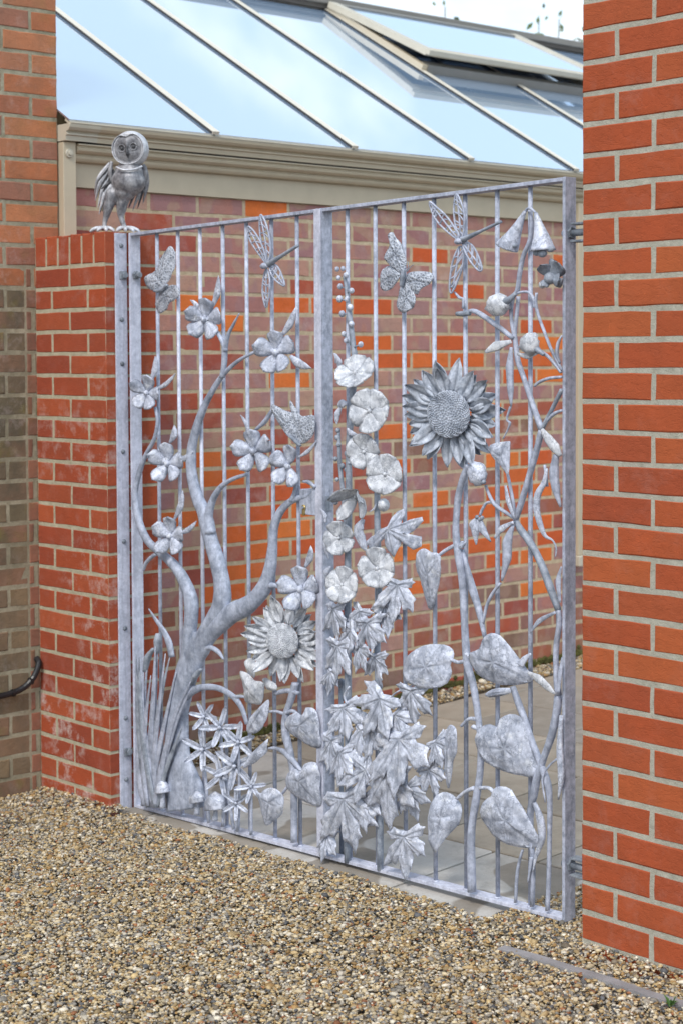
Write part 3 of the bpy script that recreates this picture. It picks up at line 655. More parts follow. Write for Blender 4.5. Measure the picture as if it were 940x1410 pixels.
def limb(name, pts, widths, Y, mat, parent, flat=.8, seg=10, sub=5, cap=.022, dY=None, blunt=True):
    "a drawn-out bar of metal following points on the gate; widths are its breadth"
    P = spline([Vector((a, b, 0)) for a, b in pts], sub); n = len(P); W = [w * (.84 if name in ('branch', 'tree_trunk', 'sunflower_stem') else 1) for w in lerp_list(widths, n)]; DY = lerp_list(dY, n) if dY else [0] * n
    v, pat = [], []
    for i, p in enumerate(P):
        t = (P[min(i + 1, n - 1)] - P[max(i - 1, 0)]).normalized(); q = Vector((-t.y, t.x, 0)) * (W[i] / 2); y = Y + DY[i]
        a, b = at(p.x + q.x, p.y + q.y, y), at(p.x - q.x, p.y - q.y, y); c = (a + b) / 2; h = (a - b) / 2; d = min(h.length * flat, cap)
        wob = 1 + .08 * noise.noise(c * 30)
        for k in range(seg):
            th = 2 * pi * k / seg; v.append(c + h * cos(th) * wob + Vector((0, -d * sin(th) * wob, 0))); pat.append(max(0, noise.noise(v[-1] * 26) * 1.1 - .12))
    f = [(i * seg + k, i * seg + (k + 1) % seg, (i + 1) * seg + (k + 1) % seg, (i + 1) * seg + k) for i in range(n - 1) for k in range(seg)]
    f += [tuple(range(seg))[::-1], tuple((n - 1) * seg + k for k in range(seg))]
    o = mesh(name, v, f, mat, parent, True); patina(o, pat); return o

def relief(name, outline, centre, mat, parent, Y=.072, dome=.012, veins=None, tilt=(0, 0), smooth=0, per=6, rings=8, thick=.0016, wave=.0035, groove=.0022, seed=0):
    "a beaten sheet of metal (leaf, wing): the outline is star shaped about its centre"
    O = [Vector((a, b, 0)) for a, b in outline]; O = spline(O, smooth, True) if smooth else [O[i].lerp(O[(i + 1) % len(O)], k / per) for i in range(len(O)) for k in range(per)]
    C0 = at(*centre, Y); ring = [at(p.x, p.y, Y) for p in O]; N = len(ring); rr = random.Random(seed or hash(name) & 99)
    vn = [(at(*q, Y) - C0) for q in (veins if veins is not None else [])]; vdir = [(math.atan2(q.z, q.x), q.length) for q in vn]
    off = Vector((rr.uniform(0, 50), rr.uniform(0, 50), rr.uniform(0, 50))); Rm = max((p - C0).length for p in ring)
    def depth(q, t):
        d = q - C0; r = hyp(d.x, d.z); a = math.atan2(d.z, d.x); g = 0
        for va, vl in vdir:
            da = (a - va + pi) % (2 * pi) - pi; s_ = abs(da) * r if abs(da) < 1.2 else 9
            if r < vl * 1.02: g = max(g, math.exp(-(s_ / .0032) ** 2) * (1 - .4 * r / vl))
            # side veins
            if abs(da) < .9 and r < vl: g = max(g, .45 * math.exp(-((((r - abs(da) * r * .9) / Rm * 5.5) % 1) - .5) ** 2 / .012))
        y = -dome * (1 - t * t) - wave * noise.noise(q * 38 + off) * (.3 + t) * 1.6 + tilt[0] * d.x + tilt[1] * d.z + groove * g
        return y, g
    v, pat = [], []; y, g = depth(C0, 0); v.append(C0 + Vector((0, y, 0))); pat.append(.5)
    for i in range(1, rings + 1):
        t = i / rings
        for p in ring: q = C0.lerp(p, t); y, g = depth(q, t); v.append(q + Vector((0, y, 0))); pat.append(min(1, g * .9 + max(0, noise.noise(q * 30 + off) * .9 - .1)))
    n1 = len(v); f = [(0, 1 + k, 1 + (k + 1) % N) for k in range(N)]
    for i in range(rings - 1):
        a = 1 + i * N; b = a + N; f += [(a + k, b + k, b + (k + 1) % N, a + (k + 1) % N) for k in range(N)]
    back = [x + Vector((0, thick, 0)) for x in v]; f += [tuple(n1 + i for i in q)[::-1] for q in f]
    a = 1 + (rings - 1) * N; f += [(a + k, n1 + a + k, n1 + a + (k + 1) % N, a + (k + 1) % N) for k in range(N)]
    o = mesh(name, v + back, f, mat, parent, True); patina(o, pat + pat); return o

def frame_at(c, Y, k=.5, tz=0):
    P = at(*c, Y); n = (Vector((0, -1, 0)) * (1 - k) + (CAM - P).normalized() * k + Vector((0, 0, tz))).normalized()
    r = (RX - n * RX.dot(n)).normalized(); u = n.cross(r); u = u if u.z > 0 else -u; return P, r, u, n
def petal(parent, fr, ang, L, W, mat, kind='round', cup=.25, fold=.18, nu=9, nv=7, r0=.06, seed=0, name='petal', lift=0.):
    P, r, u, n = fr; d = r * cos(ang) + u * sin(ang); s = n.cross(d); v, pat = [], []; rr = random.Random(seed); off = Vector((rr.uniform(0, 40),) * 3)
    for i in range(nu):
        t = i / (nu - 1)
        w = {'round': (t ** .62) * max(0, 1 - t ** 5) ** .5 + .05, 'point': sin(pi * min(1, t ** .8 * .97 + .03)) ** .8 + .02, 'strap': (min(1, t * 4 + .25)) * max(0, 1 - t ** 6) ** .6 * .9 + .04}[kind] * W
        for j in range(nv):
            q = 2 * j / (nv - 1) - 1; tt = t * (1 - .10 * (abs(q) < .2) * (t > .95) * (kind == 'round'))
            z = lift + cup * L * t * t - fold * W * (1 - q * q) * (1 if kind != 'round' else -.8) + (.09 if kind == 'round' else .06) * L * noise.noise(Vector((t * 2.5, q * 1.5, 0)) + off)
            g = math.exp(-(q / .16) ** 2) if kind != 'round' else .5 * (math.exp(-((abs(q) - .4) / .12) ** 2)) * t + .8 * (abs(q) > .95)
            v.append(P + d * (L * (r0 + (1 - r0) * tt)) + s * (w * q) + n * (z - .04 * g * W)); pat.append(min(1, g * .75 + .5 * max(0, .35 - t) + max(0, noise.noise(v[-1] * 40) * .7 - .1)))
    f = [(i * nv + j, (i + 1) * nv + j, (i + 1) * nv + j + 1, i * nv + j + 1) for i in range(nu - 1) for j in range(nv - 1)]; N = len(v)
    rim = list(range(nv)) + [i * nv + nv - 1 for i in range(1, nu)] + [(nu - 1) * nv + j for j in range(nv - 2, -1, -1)] + [i * nv for i in range(nu - 2, 0, -1)]
    v += [x - n * .0014 for x in v]; f += [tuple(a + N for a in q)[::-1] for q in f] + [(rim[k], rim[(k + 1) % len(rim)], rim[(k + 1) % len(rim)] + N, rim[k] + N) for k in range(len(rim))]
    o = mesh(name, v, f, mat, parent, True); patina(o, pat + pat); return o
def flower(gate, name, c, rad, mat, n=5, rot=0.3, Y=.062, kind='round', k=.5, W=.62, cup=.28, tz=0, skip=(), button=.16, seed=1, wv=.16, label=None):
    fr = frame_at(c, Y, k, tz); s_ = mpp(fr[0]); fl = empty(name, fr[0], parent=gate, label=label); rr = random.Random(seed)
    for i in range(n):
        if i in skip: continue
        petal(fl, fr, rot + 2 * pi * i / n + rr.uniform(-.1, .1), rad * s_ * rr.uniform(.93, 1.07), rad * s_ * W * rr.uniform(.92, 1.06), mat, kind, cup * rr.uniform(.6, 1.3), wv, seed=seed * 31 + i, lift=.0012 * (i % 2))
    if button:
        P, r, u, nn = fr; g = Geo(); b = rad * s_ * button; g.ball(P + nn * b * .7, b, (1, 1, 1), 10, 7)
        for i in range(5): a = 2 * pi * i / 5; g.ball(P + nn * b * .6 + (r * cos(a) + u * sin(a)) * b * .75, b * .42, (1, 1, 1), 6, 5)
        g.obj('flower_centre', mat, fl, True)
    return fl
def sprig(gate, base, tip, w, mat, Y=.070, bend=3, name='leaf'):
    (x0, y0), (x1, y1) = base, tip; nx, ny = -(y1 - y0), x1 - x0; l = hyp(nx, ny); nx, ny = nx / l * bend, ny / l * bend
    pts = [(x0, y0), (x0 + (x1 - x0) * .4 + nx, y0 + (y1 - y0) * .4 + ny), (x0 + (x1 - x0) * .75 + nx * .7, y0 + (y1 - y0) * .75 + ny * .7), (x1, y1)]
    return limb(name, pts, [w * .35, w, w * .7, .6], Y, mat, gate, .38, 8, 5)
def sunflower(gate, c, rx, R1, n, rot, mat, Y, k, seed, W=.14, D=.42):
    fr = frame_at(c, Y, k, -.05); P, r, u, nn = fr; s_ = mpp(P); sf = empty('sunflower', P, parent=gate); rr = random.Random(seed)
    for lay_, (m_, L, W_) in enumerate(((n, R1, W), (n - 2, R1 * .93, W * 1.05))):
        for i in range(m_):
            petal(sf, (P - nn * .004 * lay_, r, u, nn), rot + 2 * pi * (i + .5 * lay_) / m_ + rr.uniform(-.06, .06), L * s_ * rr.uniform(.92, 1.08), R1 * s_ * W_ * rr.uniform(.9, 1.15), mat, 'point', rr.uniform(-.12, .30), .35, r0=.38, seed=seed + i)
    R = rx * s_; v, f, pat = [], [], []; N, K = 44, 12
    for i in range(K + 1):
        t = i / K
        for j in range(N):
            a = 2 * pi * j / N; rad = R * sin(t * pi / 2 * 1.02)
            v.append(P + (r * cos(a) + u * sin(a)) * rad + nn * (.006 + R * D * cos(t * pi / 2) ** .8 + .0008 * noise.noise(Vector((cos(a) * t * 30, sin(a) * t * 30, 1))))); pat.append(.2)
    f = [(i * N + j, (i + 1) * N + j, (i + 1) * N + (j + 1) % N, i * N + (j + 1) % N) for i in range(K) for j in range(N)]
    g = Geo(); g.add(v, f)
    for i in range(480):
        t = math.sqrt((i + .5) / 480); a = i * 2.39996; th = t * pi / 2 * .99; q = P + (r * cos(a) + u * sin(a)) * R * sin(th) + nn * (.0058 + R * D * max(cos(th), 0) ** .8); g.ball(q + nn * R * (.03 + .012 * ((i * 7) % 5 - 2)), R * .042, (1, 1, 1), 5, 4)
    g.cyl(P - nn * .012, P + nn * .006, R * .8, 20, R * .98)
    g.obj('seed_head', mat, sf, True); return sf

# ======== left leaf: the tree
T = Z_TRUNK
trunk_out = Q('P', 221, 1108, 226, 1060, 231, 1015, 238, 970, 243, 935, 248, 905, 247, 880, 250, 866, 262, 862, 276, 862, 290, 862, 297, 872, 292, 884, 281, 900, 272, 915, 266, 935, 260, 958, 256, 985, 255, 1010, 258, 1035, 266, 1060, 279, 1085, 292, 1100, 303, 1128, 280, 1124, 250, 1116)
limb('tree_trunk', Q('P', 258, 1114, 256, 1098, 252, 1075, 246, 1047, 244, 1011, 246, 978, 254, 940, 266, 905, 282, 876), [70, 64, 54, 40, 32, 31, 34, 38, 36], .080, T, lg, .42, 16, 5, cap=.023)
limb('branch', Q('P', 250, 950, 258, 900, 264, 835, 254, 800, 238, 776, 220, 760, 202, 742, 190, 712, 186, 682, 190, 658, 200, 629, 212, 606, 217, 582, 214, 560), [4, 16, 18, 15, 14, 12, 10, 9, 8, 7, 6, 5, 4, 4], .074, T, lg, .7)
limb('twig', Q('P', 215, 763, 208, 768, 201, 776, 198, 786), [5, 5, 4, 2], .072, T, lg)
limb('branch', Q('P', 258, 940, 278, 880, 303, 838, 306, 806, 299, 772, 289, 738, 282, 708, 271, 682, 264, 650, 264, 620, 269, 596, 278, 568, 290, 543, 307, 517, 328, 497, 354, 483), [4, 20, 26, 21, 19, 18, 18, 15, 13, 12, 11, 10, 8, 7, 6, 5], .078, T, lg, .7)
limb('branch', Q('P', 306, 520, 309, 500, 310, 480, 314, 462, 322, 446, 330, 431), [7, 7, 7, 5, 4, 1.5], .076, T, lg)
limb('twig', Q('P', 311, 484, 306, 470, 299, 457, 292, 448), [5, 4.5, 4, 3.5], .074, T, lg)
limb('branch', Q('P', 290, 735, 287, 712, 293, 689, 304, 671, 320, 660, 340, 653), [14, 11, 9, 8, 7, 5], .074, T, lg)
limb('branch', Q('P', 252, 965, 270, 898, 312, 850, 340, 834, 361, 813, 371, 786, 375, 757, 377, 727, 387, 703, 404, 688, 420, 684, 430, 676, 437, 664), [4, 26, 34, 30, 24, 17, 14, 12, 12, 11, 8, 5, 4], .079, T, lg, .6)
limb('twig', Q('P', 401, 690, 406, 678, 407, 664, 405, 652), [6, 5, 4, 4], .076, T, lg)
limb('twig', Q('P', 372, 806, 381, 807, 389, 813), [9, 6, 2], .076, T, lg)
limb('twig', Q('P', 280, 893, 291, 892, 301, 898, 308, 908), [8, 7, 5, 2], .074, T, lg)
limb('branch', Q('P', 252, 962, 268, 950, 284, 946, 302, 948, 321, 959, 333, 975, 340, 997), [16, 13, 11, 10, 9, 7, 5], .073, T, lg, .5)
limb('twig', Q('P', 322, 960, 333, 959, 341, 962), [5, 4.5, 2], .071, T, lg)
limb('branch', Q('P', 237, 905, 233, 885, 225, 868, 214, 852, 205, 838), [9, 10, 8, 5, 1.5], .070, T, lg, .4)
limb('twig', Q('P', 417, 663, 425, 664, 434, 671), [3, 6, 3], .072, T, lg)
# ---- apple blossoms
for i, (c, r, rot, tips) in enumerate([((283, 440), 30, .25, [((292, 425), (301, 379), 9), ((272, 428), (262, 413), 7)]), ((381, 485), 32, .45, [((388, 462), (407, 423), 11), ((400, 490), (429, 507), 13)]),
        ((203, 541), 25, .1, [((208, 524), (214, 490), 9), ((214, 537), (242, 514), 7)]), ((232, 638), 28, .35, [((234, 610), (240, 585), 9), ((243, 634), (266, 621), 8)]),
        ((350, 621), 32, .5, [((343, 602), (331, 571), 6)]), ((397, 642), 29, .2, [((410, 630), (436, 606), 6)]), ((235, 738), 28, .3, [((240, 716), (252, 675), 9), ((247, 735), (271, 717), 8)]),
        ((415, 811), 33, .4, [((420, 781), (428, 751), 10)])]):
    for b, t_, w in tips: sprig(lg, b, t_, w, Z_LEAF, .069)
    flower(lg, 'apple_blossom', c, r, Z_LEAF, 5, rot + 1.2, Y=.060, seed=i + 3, k=.45, W=.52, cup=.34, wv=.30, skip=() if i not in (5,) else (4,))
limb('twig', Q('P', 352, 592, 365, 580, 376, 563), [4, 6, 4], .074, T, lg)
# ---- sunflower, bells and buds low down by the lock side
sunflower(lg, (391, 882), 24, 60, 15, .1, Z_PETAL, .060, .45, 11)
limb('flower_stem', Q('P', 407, 940, 401, 962, 394, 985, 393, 1008, 399, 1035, 404, 1065, 405, 1100, 405, 1160), [8, 8, 8, 8, 8, 7, 7, 7], .078, Z_FRAME, lg)
limb('flower_stem', Q('P', 378, 955, 395, 951, 412, 955), [6, 7, 5], .074, Z_FRAME, lg)
relief('flower_bud', Q('L', 425, 400, 470, 410, 520, 455, 575, 470, 575, 560, 560, 610, 500, 605, 460, 590, 450, 520), Q('L', 505, 520)[0], Z_PETAL, lg, .064, .016, veins=Q('L', 430, 405, 560, 600, 480, 600, 450, 470), smooth=4)
relief('flower_bud', Q('L', 460, 335, 490, 310, 520, 330, 530, 390, 520, 440, 490, 420, 470, 385), Q('L', 500, 375)[0], Z_PETAL, lg, .066, .010, veins=[], smooth=4)
relief('flower_bud', Q('L', 575, 450, 600, 440, 655, 480, 660, 515, 620, 520, 590, 500), Q('L', 615, 485)[0], Z_PETAL, lg, .062, .012, veins=[], smooth=4)
relief('leaf', Q('L', 468, 780, 480, 720, 520, 660, 560, 625, 605, 580, 608, 660, 585, 740, 540, 790, 500, 800), Q('L', 540, 700)[0], Z_LEAF, lg, .064, .010, veins=Q('L', 600, 600, 480, 785, 500, 690), smooth=3)
HEARTS_L = [(Q('K', 650, 400, 660, 365, 700, 338, 728, 352, 748, 316, 785, 325, 800, 380, 802, 440, 800, 500, 760, 500, 715, 470, 672, 440), Q('K', 725, 400)[0], Q('K', 800, 495, 665, 400, 790, 340, 800, 430, 700, 450)),
            (Q('K', 648, 655, 660, 620, 695, 598, 722, 612, 738, 578, 780, 568, 802, 600, 803, 690, 800, 772, 750, 765, 700, 735, 660, 695), Q('K', 722, 655)[0], Q('K', 798, 765, 660, 640, 795, 600, 720, 740)),
            (Q('K', 512, 702, 540, 712, 565, 690, 600, 688, 632, 715, 638, 775, 615, 820, 575, 850, 552, 862, 538, 800, 525, 740), Q('K', 585, 755)[0], Q('K', 555, 858, 625, 720, 530, 715, 632, 780))]
for i, (o_, c, v_) in enumerate(HEARTS_L): relief('heart_leaf', o_, c, Z_LEAF, lg, .062, .014, v_, (.05, -.1), 3, seed=i + 2)
limb('flower_stem', Q('K', 570, 335, 610, 335, 645, 345, 680, 332, 705, 350), [3, 4, 5, 5, 4], .072, Z_FRAME, lg)
limb('flower_stem', Q('K', 570, 505, 600, 505, 640, 520, 680, 560, 705, 590, 722, 612), [3, 5, 7, 7, 5, 4], .072, Z_FRAME, lg)
limb('flower_stem', Q('K', 625, 725, 645, 700, 665, 670), [3, 4, 3], .072, Z_FRAME, lg)
relief('leaf', Q('K', 480, 545, 520, 500, 570, 460, 560, 500, 555, 530, 510, 570, 450, 600, 470, 565), Q('K', 520, 530)[0], Z_LEAF, lg, .066, .010, [], smooth=2)
# ---- starry flowers
for i, (c, r, rot) in enumerate([((303, 1002), 30, .1), ((279, 1032), 31, .55), ((328, 1022), 29, .3), ((304, 1068), 28, .7), ((323, 1055), 33, .45), ((346, 1083), 24, .2), ((325, 1106), 23, .5), ((281, 987), 23, .9)]):
    P_ = flower(lg, 'star_flower', c, r, Z_LEAF, 6, rot, Y=.052 + .006 * (i % 3), kind='strap', k=.6, W=.15, cup=.18, seed=40 + i, button=.09, wv=.5)
for a in [(303, 1002, 309, 1060, 322, 1142), (328, 1022, 330, 1080, 328, 1145), (346, 1083, 346, 1115, 346, 1150), (304, 1068, 308, 1100, 307, 1138), (279, 1032, 284, 1080, 288, 1133), (325, 1106, 326, 1125, 327, 1144)]: limb('flower_stem', Q('P', *a), [3.2, 3.2, 3.2], .068, Z_FRAME, lg)
# ---- reeds and cattails
for i, a in enumerate([(214, 1112, 200, 1040, 193, 960, 192, 905), (210, 1110, 203, 1040, 197, 980, 196, 930), (206, 1110, 208, 1020, 212, 950, 214, 890), (210, 1110, 212, 1030, 222, 960, 234, 905), (212, 1112, 222, 1060, 240, 990, 263, 938), (214, 1112, 226, 1050, 246, 985, 266, 945),
                       (204, 1112, 196, 1050, 190, 980, 188, 900), (208, 1112, 214, 1060, 226, 1000, 243, 925), (203, 1110, 198, 1060, 200, 1000, 208, 930), (216, 1112, 224, 1075, 236, 1040, 252, 1000), (219, 1112, 212, 1060, 218, 985, 228, 900), (200, 1110, 193, 1080, 191, 1040, 190, 1000)]):
    limb('reed', Q('P', *a), [5.5, 8, 6, 1.2], .044 + .004 * (i % 4), Z_FRAME if i % 3 else Z_DARK, lg, .35, 8, 6)
for a in [(196, 1110, 199, 990, 203, 905), (212, 1112, 214, 1000, 217, 885), (222, 1110, 240, 1000, 268, 930)]:
    limb('cattail_stalk', Q('P', *a), [2.6, 2.4, 2], .064, Z_FRAME, lg)
for a in [(200, 925, 204, 905, 212, 893), (216, 900, 217.5, 882, 218, 872), (264, 942, 270, 930, 277, 921)]: limb('cattail_head', Q('P', *a), [4, 7, 4], .063, Z_DARK, lg, 1)
# ---- toadstools at the foot of the tree
for (x, y, w, h, yb) in [(224, 1083, 14, 20, 1113), (271, 1098, 17, 16, 1122), (296, 1104, 24, 26, 1130)]:
    t_ = empty('toadstool', at(x, yb, .06), parent=lg)
    limb('stalk', [(x, yb), (x + 1, y + h * .5), (x, y)], [6, 4, 4], .052, Z_LEAF, t_)
    limb('cap', [(x, y - h * .55), (x, y - h * .3), (x, y), (x + .5, y + h * .42)], [2, w * .62, w * .95, w], .050, Z_LEAF, t_, .7)
# ---- butterflies and dragonflies
def insect(gate, kind, wings, body, bw, feelers, Y, mat, label=None):
    root = empty(kind, at(*body[0], Y), parent=gate, label=label)
    for i, (o_, c) in enumerate(wings):
        relief('wing', o_, c, Z_WING, root, Y, .006, [o_[j] for j in range(0, len(o_), 2)], (.12 * (-1) ** i, .1), 3, wave=.003, rings=7, groove=.003, seed=i + 5)
    limb('body', body, bw, Y - .008, Z_DARK, root, 1)
    for f_ in feelers: limb('feeler', f_, [1.3, 1.1, .9], Y - .008, Z_DARK, root, 1, 6)
insect(lg, 'butterfly', [(Q('A', 205, 425, 180, 422, 160, 395, 162, 365, 195, 340, 205, 300, 225, 255, 243, 238, 260, 270, 262, 320, 250, 370, 235, 400), Q('A', 210, 385)[0]),
                         (Q('A', 205, 430, 235, 408, 285, 402, 305, 430, 298, 455, 262, 475, 245, 505, 215, 520, 195, 505, 192, 470), Q('A', 235, 450)[0])], Q('A', 190, 425, 215, 425, 245, 400), [4, 5, 3], [], .078, Z_LEAF)
insect(lg, 'butterfly', [(Q('B', 720, 145, 685, 75, 684, 50, 730, 75, 770, 95, 785, 150, 780, 195, 750, 180), Q('B', 745, 135)[0]),
                         (Q('B', 770, 190, 768, 130, 745, 75, 742, 35, 775, 75, 800, 100, 862, 98, 864, 170, 835, 205, 800, 215), Q('B', 800, 155)[0])], Q('B', 745, 175, 780, 205, 800, 225), [3, 5, 3], [], .062, Z_DARK)
insect(rg, 'butterfly', [(Q('D', 545, 605, 500, 575, 450, 525, 445, 490, 466, 430, 455, 370, 478, 350, 500, 385, 530, 430, 552, 490, 560, 545), Q('D', 508, 490)[0]),
                         (Q('D', 535, 615, 515, 660, 470, 700, 425, 705, 400, 660, 398, 610, 425, 565, 475, 555, 520, 590), Q('D', 460, 630)[0]),
                         (Q('D', 565, 610, 610, 590, 690, 592, 720, 628, 695, 665, 660, 690, 635, 730, 600, 700, 580, 650), Q('D', 625, 645)[0]),
                         (Q('D', 540, 625, 570, 640, 600, 690, 636, 765, 620, 805, 580, 835, 545, 840, 505, 800, 512, 730, 522, 670), Q('D', 568, 745)[0])],
       Q('D', 555, 575, 545, 620, 535, 680), [3, 6, 3], [Q('D', 568, 585, 580, 560, 577, 530), Q('D', 572, 590, 590, 565, 612, 548)], .074, Z_FRAME)
def dragonfly(gate, wings, body, tailend, Y):
    root = empty('dragonfly', at(*body, Y), parent=gate)
    for w_ in wings:
        g = Geo(); n = len(w_); P = [at(a, b, Y + .004 * sin(i)) for i, (a, b) in enumerate(w_)]; cl = spline(P, 4, True)
        g.tube(cl + [cl[0]], .0030, 6, 1)
        c = sum(P, Vector((0, 0, 0))) / n; far = max(P, key=lambda q: (q - P[0]).length); g.tube([P[0], c, far], .0028, 6, 2)
        m_ = len(cl)
        for k in range(3, m_ // 2 - 1, 2): a, b = cl[k], cl[-k]; mid = (a + b) / 2; g.tube([a, mid + (far - P[0]) * .06, b], .0023, 5, 2)
        for k in range(4, m_ // 2 - 1, 3): g.tube([cl[k], (cl[k] + cl[-k - 2]) / 2, cl[-k - 2]], .0021, 5, 1)
        # pierced web between the veins
        o = g.obj('wing', Z_FRAME, root, True)
    limb('body', [body, ((body[0] + tailend[0]) / 2, (body[1] + tailend[1]) / 2), tailend], [8, 4.5, 4], Y - .004, Z_DARK, root, 1)
    limb('head', [(body[0] - 7, body[1] + 3), (body[0] - 3, body[1] + 1), (body[0] + 1, body[1])], [6, 9, 6], Y - .008, Z_FRAME, root, 1)
dragonfly(lg, [Q('A', 658, 310, 625, 270, 590, 215, 580, 160, 600, 170, 630, 215, 650, 265), Q('A', 662, 300, 640, 240, 630, 170, 632, 110, 650, 130, 668, 190, 675, 260), Q('A', 672, 320, 700, 320, 722, 360, 733, 405, 700, 385, 678, 355), Q('A', 658, 335, 645, 380, 642, 440, 656, 495, 668, 450, 672, 380)], Q('A', 660, 318)[0], Q('A', 790, 236)[0], .070)
dragonfly(rg, [Q('E', 128, 425, 70, 385, 5, 320, -30, 250, -38, 205, 0, 235, 60, 290, 115, 370), Q('E', 142, 415, 112, 340, 103, 240, 118, 160, 150, 220, 166, 300, 158, 390), Q('E', 155, 450, 205, 455, 245, 520, 268, 600, 240, 602, 185, 530), Q('E', 135, 470, 158, 500, 150, 600, 92, 738, 78, 690, 95, 560)], Q('E', 145, 432)[0], Q('E', 382, 320)[0], .070)

# ---- lock on the left leaf, hinges
lk = empty('lock', at(425, 692, .08), parent=lg)
a, b = at(414, 673, .082), at(436, 710, .082)
Geo().box((a.x, .076, b.z), (LX1 - .0105, .116, a.z), ch=.002).obj('lock_case', Z_FRAME, lk)
kc = at(418.5, 701.5, .074); Geo().cyl((kc.x, .0755, kc.z + .006), (kc.x, .070, kc.z + .006), .0085, 16, ch=.001).box((kc.x - .0045, .0702, kc.z - .018), (kc.x + .0045, .0755, kc.z)).obj('keyhole_plate', BRASS, lk)
Geo().cyl((kc.x, .0705, kc.z + .006), (kc.x, .0665, kc.z + .006), .0045, 12).obj('lock_cylinder', Z_DARK, lk)
k0 = at(453, 693, .10); Geo().box((RX0 + .0101, .088, k0.z - .022), (RX0 + .0125, .112, k0.z + .022)).obj('keep_plate', Z_DARK, rg)
dz0 = at(475, 948, .12).z
d_ = Geo(); d_.cyl((RX0 + .03, .128, zbot(RX0) + .0), (RX0 + .03, .128, dz0), .007, 12); d_.tube([(RX0 + .03, .128, dz0), (RX0 + .045, .115, dz0 + .022), (RX0 + .075, .10, dz0 + .018), (RX0 + .08, .10, dz0 - .03)], .0075, 10); d_.obj('drop_bolt', Z_DARK, rg, True)

# mounting bar bolted to the end of the left pier
XJ = .4405
def on_x2(px, py, X): return on_x(px, py, X)
mb = empty('mounting_bar', (XJ, .06, .0), 'long flat galvanised bar bolted upright to the end of the left pier', 'bar')
Geo().box((XJ, .037, -.01), (XJ + .006, .084, on_x(165, 321, XJ).z), ch=.001).obj('flat_bar', Z_LIGHT, mb)
for y in (338, 440, 501, 622, 746, 866, 990, 1075):
    z = on_x(166, y, XJ + .006).z; Geo().cyl((XJ + .0062, .061, z), (XJ + .0105, .061, z), .0085, 14, .006).obj('bolt', Z_BOLT, mb, True)
for y in (379, 1036):
    z = on_x(170, y, XJ + .006).z; q = empty('hinge', (XJ + .006, .07, z), parent=mb)
    Geo().box((XJ + .0062, .052, z - .014), (XJ + .0155, .078, z + .014), ch=.002).obj('hinge_plate', Z_BOLT, q)
    Geo().cyl((XJ + .0157, .068, z), (XJ + .0205, .068, z), .012, 6, ch=.001).obj('nut', Z_BOLT, q)
    X = LX0 + .0102; Geo().cyl((X, .100, z), (X + .012, .100, z), .015, 6, ch=.001).cyl((X + .0121, .100, z), (X + .028, .100, z), .010, 14, ch=.002).obj('hinge_nut', Z_BOLT, lg)
for y in (321, 1190):
    z = at(782, y, .10).z; q = empty('gate_hinge', (2.50, .10, z), 'upper steel hinge joining the right gate leaf to the brick wall' if y < 500 else 'lower steel hinge joining the right gate leaf to the brick wall', 'hinge', 'hinges of the right gate leaf')
    Geo().cyl((2.3755, .100, z), (2.3895, .100, z), .010, 14, ch=.002).obj('hinge_end', Z_BOLT, rg, True)
    Geo().cyl((2.4003, .100, z), (2.408, .100, z), .016, 6, ch=.001).obj('hinge_nut', Z_BOLT, rg)
    Geo().cyl((2.4085, .100, z), (2.47, .100, z), .009, 14).obj('threaded_rod', Z_BOLT, q, True)
    Geo().cyl((2.472, .100, z - .026), (2.472, .100, z + .026), .013, 14, ch=.002).obj('hinge_eye', Z_BOLT, q, True)
    Geo().box((2.4865, .07, z - .034), (2.494, .13, z + .034), ch=.001).box((2.4942, .085, z - .008), (2.526, .115, z + .008)).obj('wall_plate', Z_BOLT, q)
    for dz in (-.022, .022): Geo().box((2.411, .085, z + dz - .003), (2.4863, .115, z + dz + .003), ch=.001).obj('hinge_lug', Z_BOLT, q)

# ======== right leaf: hollyhocks
limb('hollyhock_stem', Q('P', 474, 380, 477, 400, 480, 425, 483, 450, 486, 475, 488, 500, 484, 560, 480, 620, 480, 700, 478, 800, 478, 900, 479, 1000, 479, 1100, 478, 1188), [3, 4, 5, 5, 5, 6, 6, 6, 6, 6, 6, 6, 6, 6], .082, Z_DARK, rg, 1, 8, 4)
limb('hollyhock_stem', Q('P', 519, 640, 519, 720, 521, 820, 519, 900, 522, 1000, 523, 1100, 523, 1198), [5, 6, 6, 6, 6, 6, 6], .084, Z_DARK, rg, 1, 8, 4)
limb('hollyhock_stem', Q('P', 466, 590, 468, 640, 474, 700, 477, 760), [3, 4, 4, 4], .082, Z_DARK, rg, 1, 8, 4)
def buds(gate, zone, pts, r, Y, mat=Z_LEAF):
    for k in range(0, len(pts), 2):
        p = Q(zone, pts[k], pts[k + 1])[0]; P = at(*p, Y); s_ = mpp(P); R = r * s_ * random.uniform(.8, 1.2)
        g = Geo().ball(P, R, (1, 1, 1.08), 10, 7)
        for i in range(5): a = 2 * pi * i / 5; g.ball(P + Vector((cos(a) * R * .55, -.25 * R, sin(a) * R * .6)), R * .45, (1, .8, 1), 6, 5)
        g.obj('hollyhock_bud', mat, gate, True)
buds(rg, 'D', [150, 575, 185, 572, 203, 612, 158, 628, 168, 680, 236, 706, 165, 756, 210, 757, 228, 808, 180, 846, 236, 908, 190, 968, 204, 1008, 292, 1032], 4.0, .076)
for k in [(168, 680, 195, 690), (236, 706, 212, 715), (165, 756, 200, 765), (180, 846, 215, 850), (236, 908, 230, 930), (292, 1032, 250, 1050), (190, 968, 235, 1040)]: limb('bud_stalk', Q('D', *k), [2.4, 2], .079, Z_DARK, rg, 1, 6)
buds(rg, 'F', [155, 232, 150, 275, 160, 318, 140, 405, 182, 448, 210, 372, 222, 430, 205, 470, 150, 530, 118, 640, 158, 612, 180, 640, 140, 665], 3.6, .080, Z_DARK)
